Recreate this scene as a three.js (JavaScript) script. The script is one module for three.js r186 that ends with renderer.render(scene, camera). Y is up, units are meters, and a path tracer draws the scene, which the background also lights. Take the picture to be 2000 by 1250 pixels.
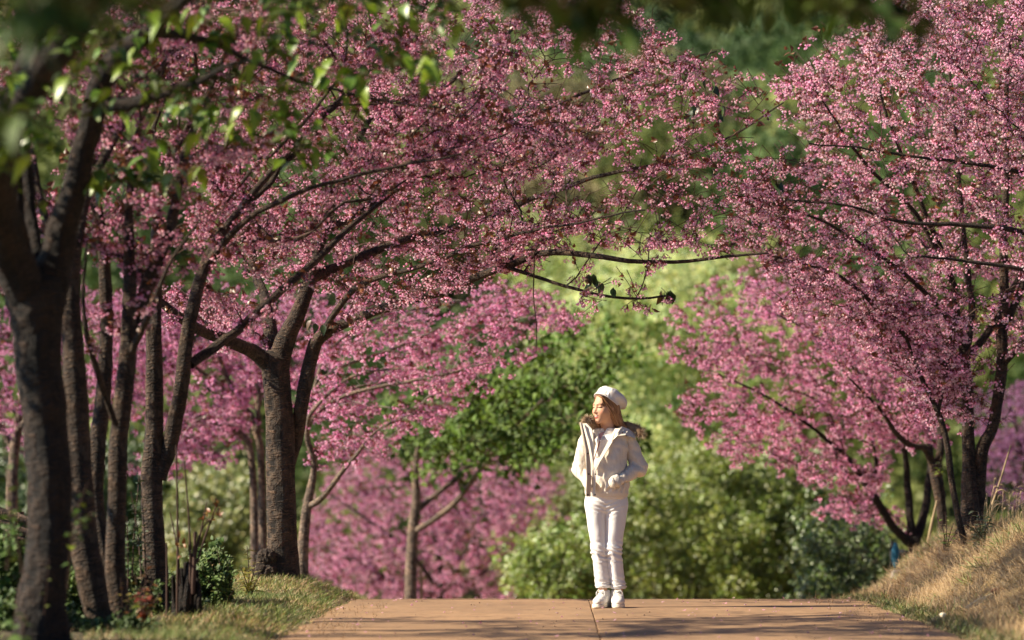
import * as THREE from 'three';
import { Sky } from 'three/addons/objects/Sky.js';
import { mergeGeometries } from 'three/addons/utils/BufferGeometryUtils.js';
import { ImprovedNoise } from 'three/addons/math/ImprovedNoise.js';

// ------------------------------------------------------------------ camera, sky, sun, exposure
const FPX = 6706;                                  // focal length in pixels of a 2000 x 1250 picture
const EYE = new THREE.Vector3(0, 0.9, 0), PITCH = 0.0489;
const scene = new THREE.Scene();
const camera = new THREE.PerspectiveCamera(THREE.MathUtils.radToDeg(2 * Math.atan(625 / FPX)), 1.6, 0.5, 1500);
camera.position.copy(EYE);
camera.rotation.x = PITCH;
camera.focus = 26.0;
camera.userData.fStop = 1.45;
const SUN = new THREE.Vector3(-0.80, 0.56, 0.14).normalize();
const sky = new Sky();
sky.name = 'sky'; sky.userData.kind = 'structure';
sky.scale.setScalar(1400);
Object.assign(sky.material.uniforms.sunPosition.value, { x: SUN.x, y: SUN.y, z: SUN.z });
sky.material.uniforms.turbidity.value = 3; sky.material.uniforms.rayleigh.value = 0.8; sky.material.uniforms.mieCoefficient.value = 0.004;
scene.add(sky);
scene.environmentIntensity = 0.1;
const sun = new THREE.DirectionalLight(new THREE.Color().setRGB(1, 0.87, 0.66), 5);
sun.position.copy(SUN).multiplyScalar(60).add(new THREE.Vector3(0, 0, -27));
sun.target.position.set(0, 0, -27);
sun.castShadow = true; sun.shadow.mapSize.set(4096, 4096);
Object.assign(sun.shadow.camera, { left: -30, right: 30, top: 30, bottom: -30, near: 1, far: 160 });
scene.add(sun, sun.target);
const renderer = new THREE.WebGLRenderer();
renderer.toneMapping = THREE.LinearToneMapping;
renderer.toneMappingExposure = 2.1;
renderer.shadowMap.enabled = true;

// ------------------------------------------------------------------ helpers
const V = (x, y, z) => new THREE.Vector3(x, y, z);
const { clamp, lerp, smoothstep } = THREE.MathUtils;
const rng = (s) => { let a = s * 2654435761 >>> 0; return () => { a = (a + 0x6d2b79f5) | 0; let t = Math.imul(a ^ (a >>> 15), 1 | a); t = (t + Math.imul(t ^ (t >>> 7), 61 | t)) ^ t; return ((t ^ (t >>> 14)) >>> 0) / 4294967296; }; };
const IN = new ImprovedNoise(), noise = (x, y, z) => IN.noise(x + 100.3, y + 57.1, z + 31.7);
const fbm = (x, y, z, n = 4) => { let s = 0, a = 0.5; for (let i = 0; i < n; i++) { s += a * noise(x, y, z); x *= 2.03; y *= 2.03; z *= 2.03; a *= 0.5; } return s; };
const FWD = V(0, Math.sin(PITCH), -Math.cos(PITCH)), UPV = V(0, Math.cos(PITCH), Math.sin(PITCH));
const at = (px, py, d) => EYE.clone().addScaledVector(FWD, d).addScaledVector(V(1, 0, 0), (px - 1000) / FPX * d).addScaledVector(UPV, (625 - py) / FPX * d);
const RGB = (r, g, b) => new THREE.Color().setRGB(r, g, b);
const used = {};
const numbered = (n) => { const k = used[n] = (used[n] ?? -1) + 1; return k ? n + '_' + String(k).padStart(3, '0') : n; };
function tag(o, label, category, group, kind) {
  if (label) o.userData.label = label;
  if (category) o.userData.category = category;
  if (group) o.userData.group = group;
  if (kind) o.userData.kind = kind;
  return o;
}
function thing(name, label, category, pos, group) {
  const o = new THREE.Group(); o.name = numbered(name); o.position.copy(pos); scene.add(o);
  return tag(o, label, category, group);
}
// adds a mesh whose geometry is in world metres under a thing that stands at its base
function part(name, geo, mat, parent, kind) {
  const m = new THREE.Mesh(geo, mat); m.name = name; m.castShadow = m.receiveShadow = true;
  if (kind) m.userData.kind = kind;
  if (parent) { let p = parent; const off = V(0, 0, 0); while (p) { off.add(p.position); p = p.parent; } m.position.copy(off).negate(); parent.add(m); } else { m.name = numbered(name); scene.add(m); }
  return m;
}
function instances(name, geo, mat, list, parent, kind) {           // list of {m: Matrix4, c: Color}
  const m = new THREE.InstancedMesh(geo, mat, list.length); m.name = parent ? name : numbered(name); m.castShadow = m.receiveShadow = true;
  for (let i = 0; i < list.length; i++) { m.setMatrixAt(i, list[i].m); if (list[i].c) m.setColorAt(i, list[i].c); }
  if (kind) m.userData.kind = kind;
  if (parent) { m.position.copy(parent.position).negate(); parent.add(m); } else scene.add(m);
  return m;
}
const geom = (pos, idx, uv, col, nor) => {
  const g = new THREE.BufferGeometry();
  g.setAttribute('position', new THREE.Float32BufferAttribute(pos, 3));
  if (uv) g.setAttribute('uv', new THREE.Float32BufferAttribute(uv, 2));
  if (col) g.setAttribute('color', new THREE.Float32BufferAttribute(col, 3));
  if (idx) g.setIndex(idx);
  if (nor) g.setAttribute('normal', new THREE.Float32BufferAttribute(nor, 3)); else g.computeVertexNormals();
  return g;
};
const qrand = (r) => new THREE.Quaternion().setFromEuler(new THREE.Euler(r() * 6.283, r() * 6.283, r() * 6.283));
const inPoly = (poly, x, y) => { let c = false; for (let i = 0, j = poly.length - 1; i < poly.length; j = i++) { const [a, b] = poly[i], [d, e] = poly[j]; if ((b > y) !== (e > y) && x < (d - a) * (y - b) / (e - b) + a) c = !c; } return c; };

// ------------------------------------------------------------------ computed textures (surface grain only)
const lat = (x, y, P, s) => { x = ((x % P) + P) % P; y = ((y % P) + P) % P; let h = Math.imul(x * 374761393 + y * 668265263 + s * 2246822519, 1274126177); h ^= h >>> 13; h = Math.imul(h, 1274126177); return ((h ^ (h >>> 16)) >>> 0) / 4294967296; };
const vn = (x, y, P, s) => { const i = Math.floor(x), j = Math.floor(y), u = x - i, v = y - j, a = u * u * (3 - 2 * u), b = v * v * (3 - 2 * v); return lerp(lerp(lat(i, j, P, s), lat(i + 1, j, P, s), a), lerp(lat(i, j + 1, P, s), lat(i + 1, j + 1, P, s), a), b); };
const tn = (u, v, f, s, o = 4) => { let r = 0, a = 0.5, w = 0; for (let k = 0; k < o; k++) { r += a * vn(u * f, v * f, f, s + k); w += a; f *= 2; a *= 0.5; } return r / w; };
function tex(n, fn, srgb, mm = n) {
  const d = new Uint8Array(n * mm * 4);
  for (let y = 0; y < mm; y++) for (let x = 0; x < n; x++) { const c = fn(x / n, y / mm), o = (y * n + x) * 4; for (let k = 0; k < 3; k++) d[o + k] = clamp(Math.round((Array.isArray(c) ? c[k] : c) * 255), 0, 255); d[o + 3] = 255; }
  const t = new THREE.DataTexture(d, n, mm, THREE.RGBAFormat); t.wrapS = t.wrapT = THREE.RepeatWrapping; t.magFilter = THREE.LinearFilter; t.minFilter = THREE.LinearMipmapLinearFilter; t.generateMipmaps = true;
  if (srgb) t.colorSpace = THREE.SRGBColorSpace; t.needsUpdate = true; return t;
}
const sq = (v) => Math.pow(clamp(v, 0, 1), 1 / 2.2);
// bark: horizontal lenticel bands, plates and lichen
const barkH = (u, v) => { const w = tn(u, v, 4, 3), lent = smoothstep(vn(u * 8, v * 64 + w * 6, 8 * 8, 11), 0.62, 0.85), plate = tn(u + w * 0.05, v, 8, 21, 5), fine = tn(u, v, 64, 31, 2); const big = tn(u, v, 3, 51, 3); return clamp(0.5 * lent + 1.0 * plate + 0.35 * fine + 0.5 * big - 0.68, 0, 1); };
const barkBump = tex(512, barkH);
const barkMap = tex(512, (u, v) => { const h = barkH(u, v), li = smoothstep(tn(u, v, 8, 41, 4), 0.56, 0.68), k = 0.1 + 1.9 * h; return [sq(lerp(0.076 * k, 0.17, li * 0.25)), sq(lerp(0.043 * k, 0.12, li * 0.25)), sq(lerp(0.024 * k, 0.08, li * 0.25))]; }, true);
const barkMat = new THREE.MeshStandardMaterial({ map: barkMap, bumpMap: barkBump, bumpScale: 0.03, roughness: 0.9 });
const barkDark = new THREE.MeshStandardMaterial({ map: barkMap, bumpMap: barkBump, bumpScale: 0.05, roughness: 0.9, color: RGB(0.4, 0.37, 0.36) });
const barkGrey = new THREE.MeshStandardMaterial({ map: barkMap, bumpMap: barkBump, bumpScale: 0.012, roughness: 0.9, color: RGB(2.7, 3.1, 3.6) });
const twigMat = new THREE.MeshStandardMaterial({ color: RGB(0.06, 0.03, 0.02), roughness: 0.85 });
const twigGrey = new THREE.MeshStandardMaterial({ color: RGB(0.19, 0.15, 0.13), roughness: 0.85 });
const leafy = (o = {}) => new THREE.MeshPhysicalMaterial({ vertexColors: true, side: THREE.DoubleSide, roughness: 0.5, transmission: 0.35, thickness: 0, ...o });
const petalMat = leafy({ roughness: 0.9, transmission: 0.55, specularIntensity: 0.5 });
const leafMat = leafy({ roughness: 0.38, transmission: 0.4 });
const paleLeafMat = leafy({ roughness: 0.55, transmission: 0.6 });
const shadeLeafMat = leafy({ roughness: 0.6, transmission: 0.35, specularIntensity: 0.5 });
const grassMat = leafy({ roughness: 0.6, transmission: 0.3 });
// ------------------------------------------------------------------ ground
const roadX = (d) => 0.013 * (d - 23);                              // the road drifts a little to the right
const roadY = (d) => { const t = Math.max(0, d - 27); return t < 7.5 ? -0.008 * t * t : -0.45 - 0.12 * (t - 7.5); };
const RL = -1.36, RR = 2.76, RC = 0.56;
function groundY(x, d) {
  const rx = x - roadX(d), valley = d < 70 ? roadY(d) : lerp(roadY(70), -7, smoothstep(d, 70, 100));
  let y = d < 100 ? valley : -7 + 0.245 * (d - 100) * smoothstep(d, 95, 150);
  y += 5 * fbm(x * 0.02, d * 0.02, 3) * smoothstep(d, 80, 140);
  const near = 1 - smoothstep(d, 31, 42);
  y += near * (rx > 2.9 ? lerp(0.5, 1, smoothstep(d + (rx - 3.1) * 0.6, 21.9, 22.9)) : 1) * (0.6 * smoothstep(rx, RR + 0.22, 4.0) - 0.28 * smoothstep(rx, 3.85, 4.5)) * (1 + 0.2 * fbm(x * 0.7, d * 0.35, 9));   // right bank
  y += near * 0.3 * smoothstep(rx, 6, 10);
  y += near * (0.06 * smoothstep(-rx, 1.36, 1.75) - 0.35 * smoothstep(-rx, 3.2, 7)) ;           // left verge
  y += 0.13 * Math.exp(-(((x + 1.95) / 0.55) ** 2) - (((d - 28.2) / 0.9) ** 2));                 // mound under the middle tree
  y += 0.05 * fbm(x * 1.3, d * 1.3, 5) * (rx < RL - 0.1 || rx > RR + 0.1 ? 1 : 0);
  if (rx > RL - 0.05 && rx < RR + 0.05 && d < 75) y = Math.min(y, roadY(d) - 0.03);
  return y;
}
{
  const xs = [], ds = [], pos = [], idx = [], col = [], uv = [];
  for (let i = -110; i <= 110; i++) { const s = i / 110; xs.push(Math.abs(s) < 0.55 ? s * 18 : Math.sign(s) * (9.9 + 390 * ((Math.abs(s) - 0.55) / 0.45) ** 2.4)); }
  for (let d = -40; d < 8; d += 4) ds.push(d);
  for (let d = 8; d < 46; d += 0.2) ds.push(d);
  for (let k = 0; k <= 60; k++) ds.push(46 + 560 * (k / 60) ** 1.6);
  for (const d of ds) for (const x of xs) {
    pos.push(x, groundY(x, d), -d); uv.push(x, d);
    const rx = x - roadX(d), n = fbm(x * 0.9, d * 0.9, 2), m = fbm(x * 0.15, d * 0.15, 7), bank = smoothstep(rx, RR, RR + 0.5) * (d < 45 ? 1 : 0);
    const dry = clamp(0.45 + n * 1.2 + bank * 0.35, 0, 1), soil = clamp(0.5 + 1.6 * fbm(x * 2, d * 2, 4), 0, 1) * 0.5;
    let r = lerp(0.085, 0.30, dry), g = lerp(0.105, 0.215, dry), b = lerp(0.03, 0.095, dry);
    r = lerp(r, 0.27, soil * 0.6); g = lerp(g, 0.135, soil * 0.6); b = lerp(b, 0.07, soil * 0.6);
    if (d > 46) { const t = clamp(0.5 + m * 1.8, 0, 1), f = smoothstep(d, 46, 60); r = lerp(r, lerp(0.05, 0.15, t), f); g = lerp(g, lerp(0.075, 0.16, t), f); b = lerp(b, lerp(0.03, 0.055, t), f); }
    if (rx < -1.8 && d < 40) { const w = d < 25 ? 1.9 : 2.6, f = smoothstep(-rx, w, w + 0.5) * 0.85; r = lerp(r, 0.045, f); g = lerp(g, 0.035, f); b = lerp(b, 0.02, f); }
    col.push(r, g, b);
  }
  const w = xs.length;
  for (let j = 0; j + 1 < ds.length; j++) for (let i = 0; i + 1 < w; i++) { const a = j * w + i; idx.push(a, a + 1, a + w, a + 1, a + w + 1, a + w); }
  const gb = tex(512, (u, v) => tn(u, v, 16, 5, 5)), gm = tex(512, (u, v) => { const k = 0.62 + 0.75 * (tn(u, v, 8, 6, 6) - 0.1); return [k, k * 0.99, k * 0.96]; });
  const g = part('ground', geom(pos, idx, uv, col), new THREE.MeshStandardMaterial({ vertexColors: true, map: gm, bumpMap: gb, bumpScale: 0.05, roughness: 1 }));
  g.userData.kind = 'structure';
}
// ------------------------------------------------------------------ concrete road: slabs on both sides of a long joint
{
  const stain = (u, v) => tn(u, v, 4, 71, 6), grit = (u, v) => tn(u, v, 128, 81, 2);
  const rm = tex(1024, (u, v) => { const s = stain(u, v), g = grit(u, v), streak = tn(u, v * 0.25, 64, 91, 2), k = 0.42 + 0.8 * s + 0.28 * (g - 0.5) + 0.16 * (streak - 0.5), d = smoothstep(tn(u, v, 16, 61, 4), 0.6, 0.75) * 0.35, p = g > 0.80 ? 0.75 : 1; return [sq(0.375 * k * p * (1 - d * 0.45)), sq(0.222 * k * p * (1 - d * 0.5)), sq(0.113 * k * p * (1 - d * 0.55))]; }, true);
  const rb = tex(1024, (u, v) => 0.5 * stain(u, v) + 0.5 * tn(u, v, 64, 33, 4));
  const mat = new THREE.MeshStandardMaterial({ map: rm, bumpMap: rb, bumpScale: 0.010, roughness: 0.86 });
  const road = new THREE.Group(); road.name = 'road'; road.userData.kind = 'structure'; scene.add(road);
  const spans = [[-12, 3], [3, 9.99], [10.005, 17.2], [17.215, 33.9], [33.915, 48], [48.015, 75]];
  for (const [d0, d1] of spans) for (const lane of [0, 1]) {
    const n = Math.max(4, Math.ceil((d1 - d0) / 0.12)), cols = 26, pos = [], uv = [], idx = [], r = rng(lane + d0 * 7 + 50);
    const edge = (d, k) => { const w = 0.13 * fbm(d * 1.6, k * 9, 3) + 0.04 * fbm(d * 9, k * 5, 1); return k ? w : w; };
    for (let i = 0; i <= n; i++) {
      const d = lerp(d0, d1, i / n), c = RC + 0.006 * noise(d * 3, 5, 1);
      const x0 = roadX(d) + (lane ? c + 0.007 : RL + edge(d, 0)), x1 = roadX(d) + (lane ? RR + edge(d, 1) : c - 0.007);
      for (let j = -2; j <= cols + 2; j++) {
        const t = clamp(j / cols, 0, 1), x = lerp(x0, x1, t), e = Math.min(t, 1 - t) * (x1 - x0), out = j < 0 || j > cols;
        const y = roadY(d) + (j === -2 || j === cols + 2 ? -0.16 : j === -1 || j === cols + 1 ? -0.008 : 0) + 0.006 * fbm(x * 1.2, d * 0.8, 2) - (out ? 0 : 0.004 * Math.exp(-e * 60));
        pos.push(x + (j < 0 ? -0.004 : j > cols ? 0.004 : 0), y, -d); uv.push(x / 4 + lane * 0.37, d / 4);
      }
    }
    const w = cols + 5;
    for (let i = 0; i < n; i++) for (let j = 0; j + 1 < w; j++) { const a = i * w + j; idx.push(a, a + 1, a + w, a + 1, a + w + 1, a + w); }
    const m = part('road_slab', geom(pos, idx, uv), mat, road);
    if (d0 === 17.215) m.userData.label = lane ? 'right concrete lane of the road' : 'left concrete lane of the road';
  }
}
// ------------------------------------------------------------------ leaves, blossoms, tubes
// a leaf lying along +x, folded along its midrib and drooping to its tip; four steps long
function leafPoints(L, W, fold, droop, steps = 4) {
  const pos = [], idx = [];
  for (let i = 0; i <= steps; i++) { const t = i / steps, w = W * Math.sin(Math.PI * Math.pow(t, 0.75)) * (t < 1 ? 1 : 0) + 0.0006, x = L * t, y = -droop * L * t * t; pos.push(x, y + fold * w, w, x, y, 0, x, y + fold * w, -w); }
  for (let i = 0; i < steps; i++) { const a = i * 3; idx.push(a, a + 3, a + 1, a + 1, a + 3, a + 4, a + 1, a + 4, a + 2, a + 2, a + 4, a + 5); }
  return { pos, idx };
}
function bunch(pieces) {                                            // [{pos, idx, m, c}] with one colour each (or c(i))
  const pos = [], idx = [], col = [], v = V(0, 0, 0);
  for (const p of pieces) {
    const b = pos.length / 3;
    for (let i = 0; i < p.pos.length; i += 3) { v.set(p.pos[i], p.pos[i + 1], p.pos[i + 2]); if (p.m) v.applyMatrix4(p.m); pos.push(v.x, v.y, v.z); const c = typeof p.c === 'function' ? p.c(i / 3) : p.c; col.push(...c); }
    for (const k of p.idx) idx.push(b + k);
  }
  return geom(pos, idx, null, col);
}
const TM = (p, q, s = 1) => new THREE.Matrix4().compose(p, q, typeof s === 'number' ? V(s, s, s) : s);
// hanging cluster of bell-shaped cherry flowers; petals per flower and flowers per cluster
function blossomCluster(seed, flowers, size, petals, spread) {
  const r = rng(seed), list = [];
  for (let f = 0; f < flowers; f++) {
    const dir = V(r() - 0.5, -0.35 - r() * 0.7, r() - 0.5).normalize(), q = new THREE.Quaternion().setFromUnitVectors(V(0, -1, 0), dir), len = spread * (0.5 + 0.7 * r()), org = V(r() - 0.5, (r() - 0.5) * 0.6, r() - 0.5).multiplyScalar(spread * 0.9);
    const end = org.clone().addScaledVector(dir, len), s = size * (0.8 + 0.4 * r());
    // stalk and calyx
    const w = 0.0011 * size / 0.013, cal = [-w, len, 0, w, len, 0, 0, 0, w * 2.2, -w * 2.5, 0, -w * 1.5, w * 2.5, 0, -w * 1.5, 0, -s * 0.55, 0];
    list.push({ pos: cal, idx: [0, 1, 2, 0, 3, 1, 1, 3, 4, 2, 3, 5, 3, 4, 5, 4, 2, 5], m: TM(end, q), c: (i) => (i < 2 ? [0.12, 0.06, 0.035] : [0.25, 0.028, 0.04]) });
    const tone = 0.78 + 0.3 * r(), open = 0.35 + 0.5 * r(), pale = r();
    for (let k = 0; k < petals; k++) {
      const a = k / petals * 6.283 + r() * 0.4, ca = Math.cos(a), sa = Math.sin(a), o = s * open, t = s * 0.5;
      const P = [0, -s * 0.25, 0, ca * o * 0.6 - sa * t, -s * 0.8, sa * o * 0.6 + ca * t, ca * o, -s * 1.25, sa * o, ca * o * 0.6 + sa * t, -s * 0.8, sa * o * 0.6 - ca * t];
      list.push({ pos: P, idx: [0, 1, 3, 1, 2, 3], m: TM(end, q), c: (i) => { const e = i === 2 ? 1 : i ? 0.6 : 0, v = tone; return [v * lerp(0.85, 0.98, e), v * lerp(0.32, lerp(0.52, 0.82, pale), e), v * lerp(0.51, lerp(0.69, 0.92, pale), e)]; } });
    }
  }
  return bunch(list);
}
const blossomNear = blossomCluster(11, 8, 0.0155, 5, 0.036);
const blossomFar = blossomCluster(23, 8, 0.0185, 4, 0.045);
function leafCluster(seed, n, L, W, spread, cols, up = 0.3) {
  const r = rng(seed), list = [];
  for (let i = 0; i < n; i++) {
    const l = leafPoints(L * (0.7 + 0.5 * r()), W * (0.8 + 0.4 * r()), 0.25 + 0.3 * r(), 0.2 + 0.5 * r(), 3), a = r() * 6.283, c = cols[Math.floor(r() * cols.length)], t = 0.8 + 0.4 * r();
    const q = new THREE.Quaternion().setFromEuler(new THREE.Euler((r() - 0.5) * 1.2, a, up * (r() * 2 - 0.7), 'YXZ'));
    list.push({ ...l, m: TM(V(r() - 0.5, r() - 0.5, r() - 0.5).multiplyScalar(spread), q), c: (k) => { const m = k % 3 === 1 ? 1.12 : 1; return [c[0] * t * m, c[1] * t * m, c[2] * t * m]; } });
  }
  return bunch(list);
}
const bronzeLeaves = leafCluster(5, 4, 0.045, 0.011, 0.05, [[0.2, 0.06, 0.025], [0.28, 0.09, 0.03], [0.15, 0.05, 0.025]]);
// tube through points with a radius each
function tube(pts, rad, sides, opt = {}) {
  const n = pts.length, pos = [], uv = [], idx = [], nor = V(0, 0, 0), bin = V(0, 0, 0), tan = V(0, 0, 0);
  let prev = null, len = 0;
  const turns = Math.max(1, Math.round(rad[0] * 6.283 / 0.5));
  for (let i = 0; i < n; i++) {
    tan.subVectors(pts[Math.min(n - 1, i + 1)], pts[Math.max(0, i - 1)]).normalize();
    if (!prev) { nor.set(Math.abs(tan.x) > 0.8 ? 0 : 1, Math.abs(tan.x) > 0.8 ? 1 : 0, 0); } else nor.copy(prev);
    nor.addScaledVector(tan, -nor.dot(tan)).normalize(); prev = nor.clone(); bin.crossVectors(tan, nor);
    if (i) len += pts[i].distanceTo(pts[i - 1]);
    for (let j = 0; j <= sides; j++) {
      const a = j / sides * 6.283185, ca = Math.cos(a), sa = Math.sin(a);
      let r = rad[i];
      if (opt.rough) { const p = pts[i], k = 3.2; r *= 1 + opt.rough * (1.2 * fbm(ca * 1.1 + p.x, len * k * 0.55, sa * 1.1, 3) + 0.35 * noise(ca * 4, len * 16, sa * 4)); if (opt.flare && len < opt.flare) r *= 1 + 0.6 * (1 - len / opt.flare) ** 2 * (0.6 + 0.6 * Math.sin(a * 3 + 1)); }
      pos.push(pts[i].x + (nor.x * ca + bin.x * sa) * r, pts[i].y + (nor.y * ca + bin.y * sa) * r, pts[i].z + (nor.z * ca + bin.z * sa) * r);
      uv.push(turns * j / sides, len / 0.5);
    }
  }
  const w = sides + 1;
  for (let i = 0; i + 1 < n; i++) for (let j = 0; j < sides; j++) { const a = i * w + j; idx.push(a, a + 1, a + w, a + 1, a + w + 1, a + w); }
  const c = pos.length / 3, p = pts[n - 1], e = V(0, 0, 0).subVectors(p, pts[n - 2]).normalize();        // rounded tip
  pos.push(p.x + e.x * rad[n - 1] * 0.6, p.y + e.y * rad[n - 1] * 0.6, p.z + e.z * rad[n - 1] * 0.6); uv.push(0, len / 0.5);
  for (let j = 0; j < sides; j++) idx.push((n - 1) * w + j, (n - 1) * w + j + 1, c);
  return geom(pos, idx, uv);
}
function limbCurve(spec, step = 0.09) {                             // [[px, py, depth, width in px], ...] -> points and radii
  const P = spec.map(([x, y, d]) => at(x, y, d)), R = spec.map(([, , d, w]) => w / 2 * d / FPX), c = new THREE.CatmullRomCurve3(P, false, 'centripetal');
  const n = Math.max(4, Math.ceil(c.getLength() / step)), pts = [], rad = [];
  for (let i = 0; i <= n; i++) { const t = i / n, k = t * (P.length - 1), a = Math.min(P.length - 2, Math.floor(k)); pts.push(c.getPoint(t)); rad.push(lerp(R[a], R[a + 1], k - a)); }
  return { pts, rad };
}
// sunlight reaches the walker through a gap in the boughs
const WALKER = at(1185, 1000, 26);
const gapRadius = (p) => { const v = p.clone().sub(WALKER), t = v.dot(SUN); return t < 0.25 ? 99 : v.addScaledVector(SUN, -t).length(); };
const inGap = (p, r = 0.75) => gapRadius(V(p.x, p.y, p.z)) < r && p.y > 1.9;

/* A tree: named limbs first, then boughs and twigs that reach for points spread through the crown's volume.
   o: {name,label,category,group, limbs: [[part, spec]], vols: [{poly, d:[d0,d1], n}], mat, twig, dress(list of twig points)} */
function tree(o) {
  const r = rng(o.seed), base = at(o.base[0], o.base[1], o.base[2]), T = thing(o.name, o.label, o.category || 'tree', base, o.group), mat = o.mat || barkMat, tmat = o.twig || twigMat;
  const nodes = [];
  for (const [name, spec, opt] of o.limbs) {
    const { pts, rad } = limbCurve(spec, o.step || 0.09), sides = rad[0] > 0.1 ? 22 : rad[0] > 0.04 ? 14 : 9;
    for (let i = 1; i + 1 < pts.length; i++) { const ramp = Math.min(1, i / 10), k = 0.25 * rad[i] + (name === 'trunk' ? 0.004 : 0.02 * ramp); pts[i].y += (name === 'trunk' ? 0 : 0.03 * ramp) * fbm(i * 0.31, o.seed, 4); pts[i].x += k * fbm(i * 0.23, o.seed, 1); pts[i].z += k * fbm(i * 0.23, o.seed, 8); }
    part(name, tube(pts, rad, sides, { rough: o.rough ?? 0.16, ...(opt || {}) }), mat, T);
    let last = -1;
    for (let i = 0; i < pts.length; i += 2) { nodes.push({ p: pts[i], par: last, len: nodes.length && last < 0 ? 0.6 : 0, limb: true, r: rad[i], skip: name === 'trunk' && i < pts.length * 0.6 }); if (last >= 0) nodes[nodes.length - 1].len = nodes[last].len + pts[i].distanceTo(nodes[last].p); last = nodes.length - 1; }
  }
  const targets = [];
  for (const v of o.vols || []) {
    if (v.box) { const [a, b] = v.box; for (let k = 0; k < v.n; k++) targets.push(V(lerp(a[0], b[0], r()), lerp(a[1], b[1], r()), -lerp(a[2], b[2], r()))); continue; }
    let x0 = 1e9, x1 = -1e9, y0 = 1e9, y1 = -1e9; for (const [x, y] of v.poly) { x0 = Math.min(x0, x); x1 = Math.max(x1, x); y0 = Math.min(y0, y); y1 = Math.max(y1, y); }
    for (let k = 0, g = 0; k < v.n && g < v.n * 40; g++) { const x = lerp(x0, x1, r()), y = lerp(y0, y1, r()); if (!inPoly(v.poly, x, y)) continue; const p = at(x, y, lerp(v.d[0], v.d[1], r())); if (o.gap !== false && inGap(p, 0.6)) { k++; continue; } targets.push(p); k++; }
  }
  for (const t of targets) { let b = 1e9; for (const n of nodes) if (n.limb && !n.skip) b = Math.min(b, n.p.distanceToSquared(t)); t.near = b; }
  targets.sort((a, b) => a.near - b.near);
  const beta = o.beta ?? 0.35, twigTips = [];
  for (const t of targets) {
    let best = -1, bc = 1e9;
    for (let i = 0; i < nodes.length; i++) { const n = nodes[i]; if (n.skip) continue; const d = n.p.distanceTo(t); let c = d + beta * n.len; if (n.p.y > t.y + 0.15) c += 0.5 * (n.p.y - t.y); if (c < bc) { bc = c; best = i; } }
    const a = nodes[best], L = a.p.distanceTo(t); if (L < 0.05) continue;
    const dir = a.par >= 0 ? a.p.clone().sub(nodes[a.par].p).normalize() : V(0, 1, 0), ctl = a.p.clone().addScaledVector(dir, L * 0.28).lerp(a.p.clone().lerp(t, 0.5), 0.45); ctl.y += (o.arch ?? 0.06) * L;
    const steps = Math.max(3, Math.ceil(L / 0.16)); let last = best;
    for (let s = 1; s <= steps; s++) {
      const u = s / steps, p = a.p.clone().multiplyScalar((1 - u) * (1 - u)).addScaledVector(ctl, 2 * u * (1 - u)).addScaledVector(t, u * u);
      p.x += 0.03 * (r() - 0.5); p.y += 0.03 * (r() - 0.5); p.z += 0.03 * (r() - 0.5);
      nodes.push({ p, par: last, len: nodes[last].len + p.distanceTo(nodes[last].p), own: 0, kids: [] }); last = nodes.length - 1;
    }
    twigTips.push(last);
  }
  // pipe model
  const pw = 2.3, tip = o.tip || 0.0026;
  for (const n of nodes) n.a = 0;
  for (let i = nodes.length - 1; i >= 0; i--) { const n = nodes[i]; if (n.limb) continue; if (n.a === 0) n.a = Math.pow(tip, pw); n.rr = Math.pow(n.a, 1 / pw); if (n.par >= 0 && !nodes[n.par].limb) nodes[n.par].a += n.a; if (n.par >= 0) (nodes[n.par].ch ??= []).push(i); }
  // chains: each follows its thickest child
  const twigs = [], boughs = [], seen = new Set();
  for (let i = 0; i < nodes.length; i++) {
    const n = nodes[i]; if (n.limb || seen.has(i)) continue;
    const chain = [n.par]; let c = i; while (c >= 0) { seen.add(c); chain.push(c); const ch = nodes[c].ch; if (!ch) break; let b = -1; for (const k of ch) if (!seen.has(k) && (b < 0 || nodes[k].rr > nodes[b].rr)) b = k; c = b; }
    const pts = chain.map((k) => nodes[k].p), r0 = nodes[chain[1]].rr, rad = chain.map((k, j) => (j ? nodes[k].rr : r0));
    (r0 > (o.boughR || 0.011) ? boughs : twigs).push({ pts, rad });
  }
  boughs.sort((a, b) => b.rad[0] - a.rad[0]);
  boughs.forEach((b, k) => { if (k < 60) part('branch', tube(b.pts, b.rad, 7), mat, T); else twigs.push(b); });
  // spurs along thin wood carry what the tree wears
  const spots = [];
  for (const { pts, rad } of twigs.concat(boughs)) for (let i = 0; i + 1 < pts.length; i++) {
    if (rad[i + 1] > 0.016) continue;
    const L = pts[i].distanceTo(pts[i + 1]);
    for (let s = 0; s < L; s += (o.gapStep || 0.05)) { const p = pts[i].clone().lerp(pts[i + 1], s / L); spots.push({ p, thin: rad[i + 1] < 0.006 }); }
  }
  const spur = [];
  for (const s of spots) if (r() < (o.spur ?? 0.18)) { const e = s.p.clone().add(V(r() - 0.5, (r() - 0.35) * 0.9, r() - 0.5).multiplyScalar(o.spurLen || 0.36)); spur.push({ pts: [s.p, s.p.clone().lerp(e, 0.5).add(V(0, 0.012, 0)), e], rad: [0.0028, 0.0022, 0.0016] }); }
  for (const s of spur) { twigs.push(s); for (let k = 1; k <= 4; k++) spots.push({ p: s.pts[0].clone().lerp(s.pts[2], k / 4), thin: true }); }
  if (twigs.length) part('twigs', mergeGeometries(twigs.map((t) => tube(t.pts, t.rad.map((v) => Math.max(v, o.twigMin || 0)), 3))), tmat, T, 'stuff');
  const onFrame = (p) => { const v = p.clone().sub(EYE), d = v.dot(FWD); return d < 0.3 ? null : [1000 + v.x / d * FPX, 625 - v.dot(UPV) / d * FPX]; };
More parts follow.
